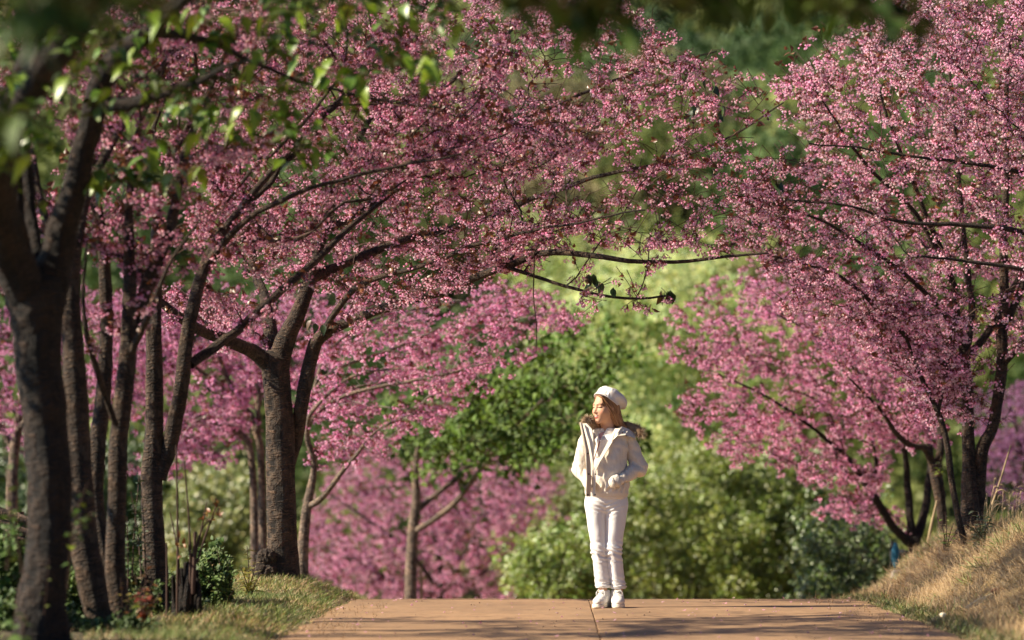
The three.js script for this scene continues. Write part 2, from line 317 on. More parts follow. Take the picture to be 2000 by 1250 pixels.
  o.dress(T, spots.filter((s) => { if (o.gap !== false && inGap(s.p)) return false; if (!o.prune) return true; const q = onFrame(s.p); return !q || !o.prune(q[0], q[1]); }), r, o);
  return T;
}
const jit = (p, r, k) => V(p.x + (r() - 0.5) * k, p.y + (r() - 0.5) * k, p.z + (r() - 0.5) * k);
// blossoms thicken and thin out along the boughs
function blossoms(geo, keep, size, tone, j = 0.07, bronze = 0.12) {
  return (T, spots, r, o) => {
    const list = [], br = [], tint = tone || [1, 1, 1];
    for (const s of spots) {
      const dense = smoothstep(fbm(s.p.x * 1.3, s.p.y * 1.3, s.p.z * 1.3 + o.seed, 3), -0.28, 0.2) * (0.3 + 0.9 * smoothstep(noise(s.p.x * 6, s.p.y * 6, s.p.z * 6 + o.seed), -0.25, 0.3));
      if (r() < keep * (0.12 + 0.88 * dense)) { const t = 0.84 + 0.3 * r(), q = new THREE.Quaternion().setFromEuler(new THREE.Euler((r() - 0.5) * 0.9, r() * 6.28, (r() - 0.5) * 0.9)); list.push({ m: TM(jit(s.p, r, j), q, size * (0.75 + 0.5 * r())), c: RGB(tint[0] * t, tint[1] * t * (0.88 + 0.24 * r()), tint[2] * t) }); }
      if (r() < bronze * keep) br.push({ m: TM(jit(s.p, r, j), qrand(r), size * (0.7 + 0.7 * r())), c: RGB(1, 0.8 + 0.5 * r(), 1) });
    }
    instances('crown', geo, petalMat, list, T, 'stuff');
    if (br.length) instances('young_leaves', bronzeLeaves, leafMat, br, T, 'stuff');
  };
}
function foliage(geo, keep, size, tone, j = 0.2, mat = leafMat) {
  return (T, spots, r, o) => {
    const list = [], tint = tone || [1, 1, 1];
    for (const s of spots) {
      const dense = smoothstep(fbm(s.p.x * 0.8, s.p.y * 0.8, s.p.z * 0.8 + o.seed, 3), -0.3, 0.15);
      if (r() < keep * (0.2 + 0.8 * dense)) { const t = 0.75 + 0.5 * r(); const face = V(SUN.x * 0.8 + (r() - 0.5) * 1.4, SUN.y * 0.8 + 0.1 + (r() - 0.5) * 1.4, SUN.z + 0.4 + (r() - 0.5) * 1.4).normalize(); list.push({ m: TM(jit(s.p, r, j), new THREE.Quaternion().setFromUnitVectors(V(0, 1, 0), face).multiply(new THREE.Quaternion().setFromAxisAngle(V(0, 1, 0), r() * 6.283)), size * (0.7 + 0.6 * r())), c: RGB(tint[0] * t * (0.9 + 0.3 * r()), tint[1] * t, tint[2] * t) }); }
    }
    instances('crown', geo, mat, list, T, 'stuff');
  };
}
// ------------------------------------------------------------------ trees on the left of the road, front to back
const dl = (spec, d) => spec.map(([x, y, w]) => [x, y, d, w]);
const greenNear = leafCluster(31, 5, 0.085, 0.024, 0.10, [[0.05, 0.10, 0.012], [0.04, 0.08, 0.01], [0.08, 0.12, 0.014]]);
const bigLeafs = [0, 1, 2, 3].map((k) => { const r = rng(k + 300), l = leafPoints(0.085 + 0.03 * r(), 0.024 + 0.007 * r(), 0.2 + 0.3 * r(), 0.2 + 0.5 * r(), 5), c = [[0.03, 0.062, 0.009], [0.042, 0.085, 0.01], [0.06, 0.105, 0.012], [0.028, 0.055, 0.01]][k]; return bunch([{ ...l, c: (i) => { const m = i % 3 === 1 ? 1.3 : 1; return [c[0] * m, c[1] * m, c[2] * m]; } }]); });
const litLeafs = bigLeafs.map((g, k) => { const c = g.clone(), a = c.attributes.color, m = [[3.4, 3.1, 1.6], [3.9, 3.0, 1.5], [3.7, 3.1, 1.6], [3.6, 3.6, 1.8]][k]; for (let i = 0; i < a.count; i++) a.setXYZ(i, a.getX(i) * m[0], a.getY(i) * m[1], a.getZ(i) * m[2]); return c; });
// the largest leaves one by one, the rest as one mass
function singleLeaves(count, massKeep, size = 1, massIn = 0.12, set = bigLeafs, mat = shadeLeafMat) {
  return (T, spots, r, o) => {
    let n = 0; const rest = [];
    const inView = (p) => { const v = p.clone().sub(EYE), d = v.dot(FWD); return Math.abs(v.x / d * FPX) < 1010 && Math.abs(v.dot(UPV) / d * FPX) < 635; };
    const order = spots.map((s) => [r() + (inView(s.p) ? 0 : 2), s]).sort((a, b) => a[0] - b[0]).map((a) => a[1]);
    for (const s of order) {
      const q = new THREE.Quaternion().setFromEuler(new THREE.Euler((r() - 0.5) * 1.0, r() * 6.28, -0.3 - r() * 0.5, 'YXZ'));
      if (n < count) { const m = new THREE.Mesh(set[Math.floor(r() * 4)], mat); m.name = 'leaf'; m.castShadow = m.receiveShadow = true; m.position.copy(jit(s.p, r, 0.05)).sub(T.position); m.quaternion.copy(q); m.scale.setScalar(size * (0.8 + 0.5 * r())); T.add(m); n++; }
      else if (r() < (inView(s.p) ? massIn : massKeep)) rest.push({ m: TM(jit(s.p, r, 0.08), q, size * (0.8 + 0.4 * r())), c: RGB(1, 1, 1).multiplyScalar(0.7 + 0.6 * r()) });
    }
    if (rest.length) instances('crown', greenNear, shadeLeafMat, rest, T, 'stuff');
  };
}
// thick dark trunk at the left edge
tree({ name: 'leafy_tree', label: 'thick dark trunk at the left edge with green leaves over its forks', seed: 1, base: [76, 1290, 18.8], mat: barkDark, rough: 0.2, step: 0.06,
  limbs: [
    ['trunk', dl([[74, 1330, 118], [75, 1250, 102], [82, 1170, 94], [95, 1050, 88], [97, 960, 84], [92, 860, 84], [82, 760, 88], [72, 660, 98], [74, 600, 112], [76, 540, 104]], 18.8), { flare: 0.5 }],
    ['limb', [[86, 590, 18.8, 86], [112, 490, 18.8, 62], [146, 358, 18.7, 52], [175, 256, 18.6, 47], [214, 128, 18.4, 44], [290, 60, 18.2, 34], [380, -20, 18, 24]]],
    ['limb', [[62, 600, 18.8, 90], [22, 500, 18.6, 74], [-4, 400, 18.3, 76], [2, 290, 17.8, 80], [32, 212, 17.3, 76], [82, 142, 16.9, 68], [135, 70, 16.5, 60], [190, -30, 16.2, 52]]],
    ['limb', [[10, 270, 17.7, 50], [38, 165, 17.6, 46], [66, 95, 17.5, 42], [98, -10, 17.4, 36]]],
    ['limb', [[70, 560, 18.9, 30], [48, 490, 19, 24], [34, 390, 19, 22], [30, 290, 19, 18], [36, 180, 19.1, 14]]],
    ['limb', [[84, 560, 19, 32], [68, 480, 19.1, 26], [56, 390, 19.2, 25], [50, 310, 19.2, 22], [52, 200, 19.2, 16]]],
    ['limb', [[196, 205, 18.5, 30], [262, 200, 18.4, 27], [330, 180, 18.3, 22], [385, 160, 18.2, 16], [440, 130, 18.1, 9], [520, 120, 18, 4]]],
    ['limb', [[290, 60, 18.2, 26], [400, 80, 18.6, 14], [560, 150, 19.2, 9], [720, 190, 19.6, 6], [860, 210, 19.8, 4]]],
  ],
  vols: [
    { poly: [[-60, 20], [260, -20], [330, 60], [260, 170], [150, 260], [60, 330], [-40, 330]], d: [15.8, 18], n: 42 },
    { poly: [[150, 40], [560, 20], [900, 90], [900, 180], [700, 260], [520, 310], [330, 280], [180, 200]], d: [17.6, 19.6], n: 70 },
    { poly: [[330, -60], [900, -60], [900, 60], [600, 60], [330, 40]], d: [16.5, 19], n: 26 },
    { poly: [[170, 280], [400, 300], [420, 380], [250, 400], [170, 360]], d: [18.2, 19.4], n: 16 },
    { poly: [[560, 380], [640, 230], [720, 260], [700, 330]], d: [18.6, 19.6], n: 6 },
    { poly: [[-1000, -500], [300, -500], [300, -100], [-80, -60], [-80, 520], [-500, 560], [-1000, 300]], d: [15.5, 21.5], n: 70 },
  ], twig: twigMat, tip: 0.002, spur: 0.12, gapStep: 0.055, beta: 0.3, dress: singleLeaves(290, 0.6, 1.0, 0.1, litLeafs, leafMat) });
// leafy boughs that hang in front of everything at the top; their tree stands left of the view
const overhang = tree({ name: 'overhanging_tree', label: 'dark out-of-focus leafy boughs hanging across the top of the view', seed: 2, base: [-1900, 1900, 9.4], mat: barkDark,
  limbs: [
    ['trunk', [[-1900, 1650, 9.4, 260], [-1850, 1100, 9.4, 210], [-1800, 500, 9.4, 180], [-1700, -100, 9.4, 150], [-1500, -500, 9.5, 120]]],
    ['limb', [[-1600, -350, 9.4, 90], [-900, -600, 9.6, 66], [-100, -480, 9.8, 50], [500, -280, 10, 38], [900, -150, 11.4, 24], [1250, -70, 12.2, 16], [1500, -20, 12.6, 10], [1720, 10, 12.8, 5]]],
    ['limb', [[-300, -520, 9.7, 40], [50, -330, 9.2, 30], [200, -120, 8.9, 20], [300, 0, 8.8, 10]]],
  ],
  vols: [
    { poly: [[860, -120], [1360, -130], [1350, 30], [1240, 60], [1050, 20], [900, -20]], d: [11.6, 13], n: 46 },
    { poly: [[1360, -120], [1720, -110], [1700, 10], [1560, 30], [1400, 40]], d: [12, 13.4], n: 24 },
    { box: [[-7, 3.3, -9], [4.5, 6.5, 13]], n: 330 },
    { poly: [[1700, -20], [1790, 20], [1850, 90], [1760, 95]], d: [12.2, 12.8], n: 4 },
    { poly: [[20, -80], [340, -80], [320, 30], [240, 20], [140, 60], [20, 30]], d: [8.6, 9.6], n: 18 },
    { poly: [[-40, 180], [160, 200], [200, 300], [60, 300], [-40, 280]], d: [10.5, 11.3], n: 5 },
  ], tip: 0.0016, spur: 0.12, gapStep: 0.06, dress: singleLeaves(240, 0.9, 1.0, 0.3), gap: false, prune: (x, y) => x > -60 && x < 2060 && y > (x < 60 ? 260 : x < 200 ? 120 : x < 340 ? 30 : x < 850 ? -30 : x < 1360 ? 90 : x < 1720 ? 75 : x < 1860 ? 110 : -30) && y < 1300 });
{ const r = rng(91), tw = limbCurve([[1690, 5, 13, 5], [1740, 30, 13, 4], [1800, 62, 13, 3]], 0.03); part('twig', tube(tw.pts, tw.rad, 5), twigMat, overhang);
  for (const [x, y, s, yaw, roll] of [[1738, 30, 1.5, 0.2, -1.35], [1790, 58, 1.5, 0.3, -0.5], [1752, 40, 1.2, 0.9, -0.9], [1700, 12, 1.2, 2.6, -0.6], [1640, 10, 1.2, 3.0, -1.2]]) { const m = new THREE.Mesh(bigLeafs[3], shadeLeafMat); m.name = 'leaf'; m.castShadow = m.receiveShadow = true; m.position.copy(at(x, y, 13)).sub(overhang.position); m.rotation.set(0.7, yaw, roll, 'YXZ'); m.scale.setScalar(s * 0.9); overhang.add(m); } }
// blossoming trees along the left verge
tree({ name: 'cherry_tree', label: 'leaning cherry trunk just right of the thick dark trunk, rough bark', seed: 3, base: [205, 1262, 20.6],
  limbs: [
    ['trunk', dl([[212, 1275, 52], [196, 1222, 48], [176, 1130, 56], [160, 1040, 56], [158, 970, 54], [153, 900, 50], [149, 800, 47], [146, 740, 46], [141, 640, 40], [139, 560, 36], [146, 470, 30]], 20.6), { flare: 0.25 }],
    ['limb', [[146, 480, 20.6, 28], [166, 390, 20.8, 22], [205, 300, 21, 17], [270, 200, 21.2, 13], [340, 90, 21.4, 9], [400, -30, 21.6, 6]]],
    ['limb', [[140, 600, 20.6, 22], [100, 480, 20.9, 18], [70, 340, 21.2, 13], [60, 190, 21.4, 9], [70, 40, 21.6, 5]]],
  ],
  vols: [{ poly: [[-60, -60], [430, -60], [420, 250], [330, 420], [200, 560], [80, 560], [-60, 620]], d: [20.6, 22.6], n: 150 }, { poly: [[-700, -260], [420, -260], [420, -40], [-40, -40], [-40, 560], [-300, 560], [-700, 300]], d: [20, 23.5], n: 90 }],
  spur: 0.26, tip: 0.0034, dress: blossoms(blossomNear, 0.62, 1.0, [1.0, 1.02, 1.0], 0.08, 0.2) });
tree({ name: 'cherry_tree', label: 'slim two-stemmed cherry tree rising from one foot beside the leaning trunk', seed: 4, base: [238, 1240, 20.9],
  limbs: [
    ['trunk', dl([[246, 1265, 48], [240, 1215, 43], [226, 1122, 41], [228, 1020, 37], [233, 866, 36], [238, 800, 36], [246, 735, 37], [252, 671, 36]], 20.9), { flare: 0.25 }],
    ['limb', [[251, 690, 20.9, 32], [254, 560, 20.9, 26], [253, 460, 21, 20], [256, 360, 21, 15], [275, 240, 21.2, 11], [330, 110, 21.5, 8], [380, -20, 21.8, 5]]],
    ['limb', [[258, 660, 20.9, 26], [288, 560, 21, 28], [312, 500, 21, 26], [336, 440, 21.1, 23], [350, 350, 21.2, 19], [375, 260, 21.4, 15], [420, 150, 21.7, 10], [480, 20, 22, 7]]],
    ['trunk', dl([[228, 1235, 30], [204, 1080, 26], [188, 968, 31], [192, 866, 32], [202, 764, 30], [209, 640, 27], [206, 563, 26], [200, 460, 21], [188, 380, 16], [180, 280, 10]], 21.5)],
    ['limb', [[226, 830, 20.8, 12], [208, 776, 20.7, 13], [194, 735, 20.6, 13], [180, 690, 20.5, 12], [168, 640, 20.4, 11], [164, 560, 20.3, 7], [170, 470, 20.2, 4]]],
    ['limb', [[256, 690, 20.9, 14], [276, 648, 20.6, 13], [294, 610, 20.4, 12], [330, 520, 20.2, 8], [390, 430, 20, 5]]],
  ],
  vols: [{ poly: [[150, -60], [640, -60], [600, 150], [540, 330], [430, 480], [330, 560], [200, 520], [130, 300]], d: [20.2, 22.8], n: 150 }, { poly: [[150, 560], [300, 560], [330, 700], [160, 720]], d: [20.2, 21.4], n: 12 }, { poly: [[-500, -300], [620, -300], [640, -60], [-100, -60]], d: [19, 22.5], n: 80 }],
  spur: 0.26, tip: 0.0034, dress: blossoms(blossomNear, 0.62, 1.0, [1.0, 1.02, 1.0], 0.08, 0.2) });
tree({ name: 'cherry_tree', label: 'forked cherry tree with a vine-wrapped foot and a long bough to the right', seed: 5, base: [300, 1205, 23],
  limbs: [
    ['trunk', dl([[298, 1225, 60], [302, 1130, 50], [300, 1060, 46], [298, 1010, 42], [297, 930, 42], [301, 866, 36], [301, 712, 34], [301, 635, 30]], 23), { flare: 0.3 }],
    ['limb', [[301, 650, 23, 29], [304, 560, 23.2, 23], [302, 480, 23.3, 18], [312, 390, 23.4, 14], [350, 280, 23.6, 11], [420, 150, 23.8, 8], [500, 20, 24, 5]]],
    ['limb', [[308, 935, 23, 34], [328, 880, 23, 31], [347, 792, 22.9, 30], [357, 738, 22.8, 30], [366, 661, 22.8, 28], [379, 589, 22.8, 26], [402, 516, 22.9, 22], [425, 471, 23, 19], [475, 400, 23.2, 15], [560, 300, 23.5, 11], [680, 180, 23.8, 8], [800, 60, 24.2, 5]]],
    ['limb', [[372, 712, 22.8, 21], [416, 680, 22.9, 20], [461, 646, 23, 18], [520, 595, 23.2, 17], [589, 535, 23.5, 15], [640, 486, 23.7, 13], [700, 430, 24, 11], [790, 360, 24.3, 8], [920, 290, 24.6, 5], [1050, 240, 24.8, 3]]],
    ['limb', [[402, 516, 22.9, 16], [480, 430, 22.6, 12], [600, 370, 22.4, 9], [760, 330, 22.4, 6], [900, 300, 22.4, 4]]],
  ],
  vols: [
    { poly: [[300, -60], [1080, -60], [1000, 120], [900, 260], [760, 380], [600, 470], [430, 520], [320, 420], [280, 200]], d: [22.6, 24.6], n: 240 },
    { poly: [[760, 200], [1180, 190], [1230, 280], [1060, 340], [860, 360], [700, 380]], d: [22.8, 24.4], n: 70 },
    { poly: [[380, 480], [640, 420], [640, 520], [480, 640], [400, 640]], d: [22.6, 24], n: 24 },
    { poly: [[-200, -260], [900, -260], [1000, -60], [-100, -60]], d: [22.3, 25.2], n: 130 },
  ],
  spur: 0.26, tip: 0.0034, dress: blossoms(blossomNear, 0.75, 1.0, [1.02, 1.05, 1.02], 0.08, 0.12) });
const middle = tree({ name: 'cherry_tree', label: 'big blossoming cherry tree with burled foot whose long boughs arch over the road', seed: 6, base: [548, 1145, 28], rough: 0.12,
  limbs: [
    ['trunk', dl([[550, 1165, 78], [551, 1120, 66], [550, 1060, 60], [549, 950, 59], [546, 850, 57], [541, 770, 54], [538, 720, 56], [540, 695, 56]], 28), { flare: 0.22 }],
    ['limb', [[533, 725, 28, 34], [502, 692, 27.9, 29], [440, 664, 27.7, 24], [389, 644, 27.5, 22], [338, 612, 27.4, 18], [285, 560, 27.3, 13], [240, 490, 27.2, 9]]],
    ['limb', [[545, 712, 28, 42], [558, 661, 28, 38], [578, 622, 28, 33], [600, 560, 28, 28], [622, 480, 28.1, 23], [650, 400, 28.2, 19], [690, 300, 28.3, 15], [740, 200, 28.4, 11], [800, 80, 28.5, 8], [850, -40, 28.6, 5]]],
    ['limb', [[530, 705, 28.1, 30], [527, 645, 28.3, 28], [518, 590, 28.5, 22], [498, 530, 28.8, 17], [490, 430, 29, 13], [510, 300, 29.3, 10], [560, 150, 29.6, 7], [600, 0, 29.8, 5]]],
    ['limb', [[560, 905, 28.1, 34], [577, 860, 28.1, 27], [588, 795, 28, 28], [599, 738, 28, 29], [613, 675, 28, 28], [630, 655, 27.9, 24], [670, 635, 27.8, 20], [720, 612, 27.7, 20], [790, 590, 27.5, 19], [850, 572, 27.4, 18], [900, 556, 27.3, 17], [985, 520, 27.1, 15], [1075, 493, 27, 13], [1160, 500, 26.8, 11], [1250, 510, 26.7, 9], [1360, 508, 26.6, 7], [1500, 494, 26.5, 4]]],
    ['limb', [[606, 545, 28, 24], [660, 520, 28.2, 20], [730, 492, 28.3, 17], [800, 466, 28.4, 16], [891, 444, 28.4, 14], [954, 427, 28.4, 12], [1040, 390, 28.4, 10], [1150, 350, 28.3, 8], [1290, 320, 28.2, 6], [1420, 270, 28.1, 4], [1530, 200, 28, 3]]],
    ['limb', [[630, 455, 28.1, 20], [720, 400, 28.6, 16], [820, 340, 29, 13], [950, 270, 29.3, 10], [1100, 200, 29.6, 7], [1250, 140, 29.8, 5], [1400, 100, 30, 3]]],
    ['limb', [[670, 350, 28.2, 16], [770, 260, 28.8, 13], [880, 160, 29.4, 9], [1000, 60, 30, 6], [1080, -40, 30.2, 4]]],
    ['limb', [[985, 520, 27.1, 9], [1060, 545, 26.9, 7], [1150, 572, 26.7, 6], [1240, 584, 26.6, 5], [1300, 578, 26.5, 4]]],
    ['limb', [[620, 662, 27.9, 14], [700, 560, 27.3, 12], [820, 520, 26.9, 9], [960, 470, 26.6, 7], [1100, 440, 26.4, 5], [1260, 410, 26.2, 3]]],
  ],
  vols: [
    { poly: [[420, -60], [1240, -60], [1300, 90], [1260, 230], [1140, 330], [1000, 420], [800, 500], [640, 560], [480, 560], [400, 300]], d: [26.3, 31], n: 640 },
    { poly: [[1180, 80], [1480, 100], [1540, 160], [1450, 290], [1300, 390], [1120, 430], [1080, 330]], d: [26.2, 29.5], n: 50 },
    { poly: [[620, 560], [820, 480], [1040, 420], [1180, 420], [1240, 470], [1060, 500], [900, 560], [740, 610]], d: [26.2, 28.6], n: 130 },
    { poly: [[1180, 440], [1320, 430], [1500, 470], [1460, 510], [1250, 510]], d: [26.2, 27.2], n: 14 },
    { poly: [[1290, 380], [1430, 300], [1560, 340], [1520, 400], [1400, 440]], d: [26.3, 28], n: 12 },
    { poly: [[1100, 540], [1330, 560], [1310, 600], [1140, 590]], d: [26.3, 27], n: 5 },
    { poly: [[260, 540], [480, 560], [500, 660], [330, 660], [230, 600]], d: [27, 28.5], n: 22 },
    { poly: [[600, 640], [700, 600], [760, 600], [640, 680]], d: [27.2, 27.9], n: 6 },
  ],
  spur: 0.3, spurLen: 0.44, beta: 0.32, twigMin: 0.0032, dress: blossoms(blossomNear, 0.72, 1.0, [1.05, 1.15, 1.1], 0.08, 0.1) });
{ // burl on the foot of that tree
  const r = rng(77), list = [];
  for (let k = 0; k < 16; k++) { const g = new THREE.IcosahedronGeometry(1, 3), p = g.attributes.position, c = at(518 + (r() - 0.4) * 20, 1112 + (r() - 0.5) * 56, 27.86 + r() * 0.06), s = 0.045 + 0.04 * r(); for (let i = 0; i < p.count; i++) { const v = V(p.getX(i), p.getY(i), p.getZ(i)); v.multiplyScalar(s * (1 + 0.5 * fbm(v.x * 2.5 + k, v.y * 2.5, v.z * 2.5, 3))).add(c); p.setXYZ(i, v.x, v.y, v.z); } g.computeVertexNormals(); list.push(g); }
  part('burl', mergeGeometries(list), barkMat, middle);
}
// farther cherries on the left
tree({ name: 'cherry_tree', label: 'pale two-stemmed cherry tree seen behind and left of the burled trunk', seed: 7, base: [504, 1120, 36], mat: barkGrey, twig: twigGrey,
  limbs: [
    ['trunk', dl([[497, 1125, 17], [496, 1000, 15], [491, 900, 14], [481, 858, 13], [435, 830, 11], [370, 808, 8]], 36)],
    ['trunk', dl([[514, 1125, 16], [512, 1000, 16], [507, 870, 15], [491, 815, 14], [460, 774, 11], [430, 702, 9], [400, 620, 5]], 36.3)],
    ['limb', [[503, 850, 36.2, 12], [504, 789, 36.2, 10], [506, 700, 36.3, 8], [480, 600, 36.5, 5]]],
    ['limb', [[470, 790, 36.2, 9], [400, 730, 36, 7], [330, 690, 35.8, 5]]],
  ],
  vols: [{ poly: [[180, 560], [700, 560], [640, 720], [480, 820], [450, 930], [380, 900], [250, 930], [230, 800], [180, 740]], d: [34.5, 38.5], n: 300 }],
  spur: 0.16, gapStep: 0.04, boughR: 0.016, dress: blossoms(blossomFar, 0.95, 1.0, [1.0, 0.9, 1.04], 0.16, 0.04) });
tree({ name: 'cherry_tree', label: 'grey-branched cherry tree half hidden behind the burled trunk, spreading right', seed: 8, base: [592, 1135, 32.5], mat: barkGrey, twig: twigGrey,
  limbs: [
    ['trunk', dl([[590, 1150, 26], [592, 1080, 22], [598, 1000, 20], [606, 960, 18], [612, 925, 13], [616, 880, 11]], 32.5)],
    ['limb', [[601, 990, 32.5, 14], [625, 976, 32.4, 12], [660, 932, 32.2, 11], [690, 895, 32, 8], [740, 840, 31.8, 5], [800, 810, 31.6, 3]]],
    ['limb', [[614, 900, 32.5, 11], [600, 840, 32.4, 10], [640, 790, 32.2, 9], [720, 760, 32, 8], [830, 738, 31.7, 6], [960, 708, 31.4, 3]]],
    ['limb', [[600, 840, 32.4, 10], [612, 770, 32.6, 9], [660, 720, 32.8, 8], [760, 685, 33, 6], [860, 640, 33.2, 4]]],
    ['limb', [[612, 770, 32.6, 9], [640, 690, 33, 7], [720, 630, 33.3, 6], [830, 600, 33.6, 4], [950, 580, 33.8, 3]]],
    ['limb', [[600, 840, 32.4, 9], [612, 800, 32, 8], [690, 735, 31.7, 6], [780, 720, 31.5, 4]]],
  ],
  vols: [{ poly: [[600, 570], [800, 570], [1000, 540], [1180, 590], [1130, 640], [1000, 720], [900, 790], [780, 880], [640, 900], [590, 780]], d: [31, 35.5], n: 260 }],
  spur: 0.16, gapStep: 0.038, boughR: 0.014, dress: blossoms(blossomFar, 0.75, 0.9, [1.03, 0.95, 1.05], 0.15, 0.04) });
tree({ name: 'cherry_tree', label: 'low spreading cherry behind the road crest, left of the walker', seed: 9, base: [860, 1200, 48], mat: barkMat,
  limbs: [
    ['trunk', dl([[862, 1240, 26], [866, 1180, 22], [862, 1120, 18]], 48)],
    ['limb', dl([[864, 1160, 12], [800, 1080, 9], [710, 1010, 6], [640, 960, 4]], 47.5)],
    ['limb', dl([[864, 1150, 12], [850, 1050, 9], [820, 970, 6], [780, 900, 4]], 48)],
    ['limb', dl([[862, 1140, 12], [930, 1050, 9], [990, 980, 6], [1040, 930, 4]], 48.4)],
    ['limb', dl([[864, 1170, 11], [760, 1130, 8], [680, 1090, 6], [610, 1060, 4]], 47)],
    ['limb', dl([[864, 1170, 10], [960, 1110, 8], [1050, 1060, 4]], 48.6)],
  ],
  vols: [{ poly: [[600, 930], [680, 870], [800, 890], [960, 890], [1100, 920], [1120, 1060], [1010, 1170], [600, 1165]], d: [45.5, 51], n: 420 }],
  spur: 0.16, gapStep: 0.045, boughR: 0.02, dress: blossoms(blossomFar, 1.0, 1.15, [0.98, 0.95, 1.02], 0.22, 0.02) });
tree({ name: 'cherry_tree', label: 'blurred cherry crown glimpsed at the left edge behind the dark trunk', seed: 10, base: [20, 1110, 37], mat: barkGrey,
  limbs: [['trunk', dl([[20, 1140, 28], [22, 1000, 24], [30, 860, 20], [60, 720, 12], [110, 640, 6]], 37)], ['limb', dl([[28, 880, 14], [-40, 760, 10], [-80, 640, 5]], 37.5)], ['limb', dl([[34, 840, 14], [120, 760, 10], [220, 700, 6]], 36.5)]],
  vols: [{ poly: [[-80, 540], [250, 560], [290, 680], [280, 800], [150, 830], [60, 860], [-80, 830]], d: [35, 39], n: 150 }],
  spur: 0.16, gapStep: 0.045, boughR: 0.018, dress: blossoms(blossomFar, 0.95, 1.0, [0.97, 0.9, 1.02], 0.18, 0.04) });
// ------------------------------------------------------------------ cherries on the right bank
tree({ name: 'cherry_tree', label: 'tall cherry tree with paired trunks on the right bank, full pale pink crown', seed: 11, base: [1896, 1022, 29],
  limbs: [
    ['trunk', dl([[1898, 1045, 50], [1896, 1000, 40], [1892, 930, 28], [1892, 850, 23], [1888, 760, 22], [1882, 690, 22]], 29), { flare: 0.2 }],
    ['trunk', [[1902, 1010, 29.05, 34], [1912, 930, 29.05, 30], [1918, 878, 29, 26], [1938, 838, 29, 22], [1950, 770, 29, 22], [1957, 700, 29, 23], [1956, 640, 29, 22], [1962, 560, 29, 19], [1960, 460, 29, 16], [1968, 330, 29, 12], [1965, 200, 29, 9], [1975, 50, 29, 6], [1980, -60, 29, 4]]],
    ['limb', [[1884, 700, 29, 18], [1872, 640, 29, 16], [1862, 560, 28.9, 14], [1836, 480, 28.8, 12], [1800, 400, 28.7, 9], [1760, 300, 28.6, 7], [1720, 190, 28.5, 5], [1700, 110, 28.5, 3]]],
    ['limb', [[1886, 690, 29, 15], [1898, 620, 29.2, 14], [1890, 520, 29.4, 12], [1876, 400, 29.6, 10], [1866, 260, 29.8, 8], [1855, 120, 30, 6], [1850, -40, 30, 4]]],
    ['limb', [[1890, 696, 29, 15], [1930, 650, 29.1, 14], [1953, 612, 29.2, 12], [1990, 540, 29.4, 9], [2040, 430, 29.6, 6]]],
    ['limb', [[1956, 650, 29, 17], [1980, 600, 29, 15], [2010, 520, 29, 12], [2060, 380, 29, 8], [2090, 200, 29, 5]]],
    ['limb', [[1955, 715, 29, 16], [1985, 680, 28.9, 14], [2030, 620, 28.8, 10], [2090, 560, 28.7, 6]]],
    ['limb', [[1874, 650, 28.9, 13], [1810, 575, 28.6, 10], [1720, 500, 28.3, 8], [1620, 440, 28, 6], [1520, 400, 27.8, 4], [1430, 380, 27.7, 2.5]]],
    ['limb', [[1888, 740, 28.9, 12], [1830, 700, 28.6, 11], [1760, 650, 28.3, 9], [1670, 560, 28.1, 7], [1590, 520, 27.9, 5], [1500, 500, 27.8, 3]]],
    ['limb', [[1862, 560, 28.9, 11], [1790, 420, 28.7, 9], [1700, 330, 28.5, 7], [1640, 250, 28.4, 5], [1590, 170, 28.3, 3]]],
    ['limb', [[2060, 470, 27.4, 14], [1980, 450, 27.3, 11], [1880, 440, 27.2, 9], [1760, 432, 27.1, 7], [1640, 400, 27, 4], [1540, 390, 27, 3]]],
    ['limb', [[2080, 540, 27.3, 12], [1990, 525, 27.2, 9], [1880, 510, 27.1, 6], [1800, 500, 27, 4]]],
    ['limb', [[2080, 360, 27.6, 11], [1960, 330, 27.5, 8], [1820, 310, 27.4, 6], [1680, 290, 27.3, 4], [1580, 280, 27.2, 3]]],
  ],
  vols: [
    { poly: [[1600, 90], [1720, -60], [2080, -60], [2080, 620], [1960, 700], [1820, 660], [1700, 620], [1540, 560], [1420, 500], [1390, 420], [1480, 330], [1540, 240], [1520, 150]], d: [27, 31.5], n: 620 },
    { poly: [[1680, 120], [1740, -80], [2080, -80], [2080, 400], [1850, 330]], d: [27, 31.5], n: 230 },
    { poly: [[1680, 560], [1860, 600], [1960, 740], [1990, 830], [1880, 840], [1790, 820], [1700, 700]], d: [27.6, 29.4], n: 90 },
    { poly: [[1500, 160], [1560, 80], [1640, 60], [1660, 170], [1560, 240]], d: [27.4, 29], n: 22 },
    { poly: [[1390, 410], [1470, 290], [1560, 300], [1640, 480], [1560, 560], [1450, 520]], d: [27, 29.4], n: 60 },
    { poly: [[1540, 520], [1720, 560], [1860, 640], [1800, 720], [1660, 680], [1540, 600]], d: [27.4, 30], n: 80 },
  ],
  spur: 0.3, spurLen: 0.42, beta: 0.32, twigMin: 0.003, dress: blossoms(blossomNear, 0.76, 1.05, [1.14, 1.36, 1.26], 0.09, 0.05) });
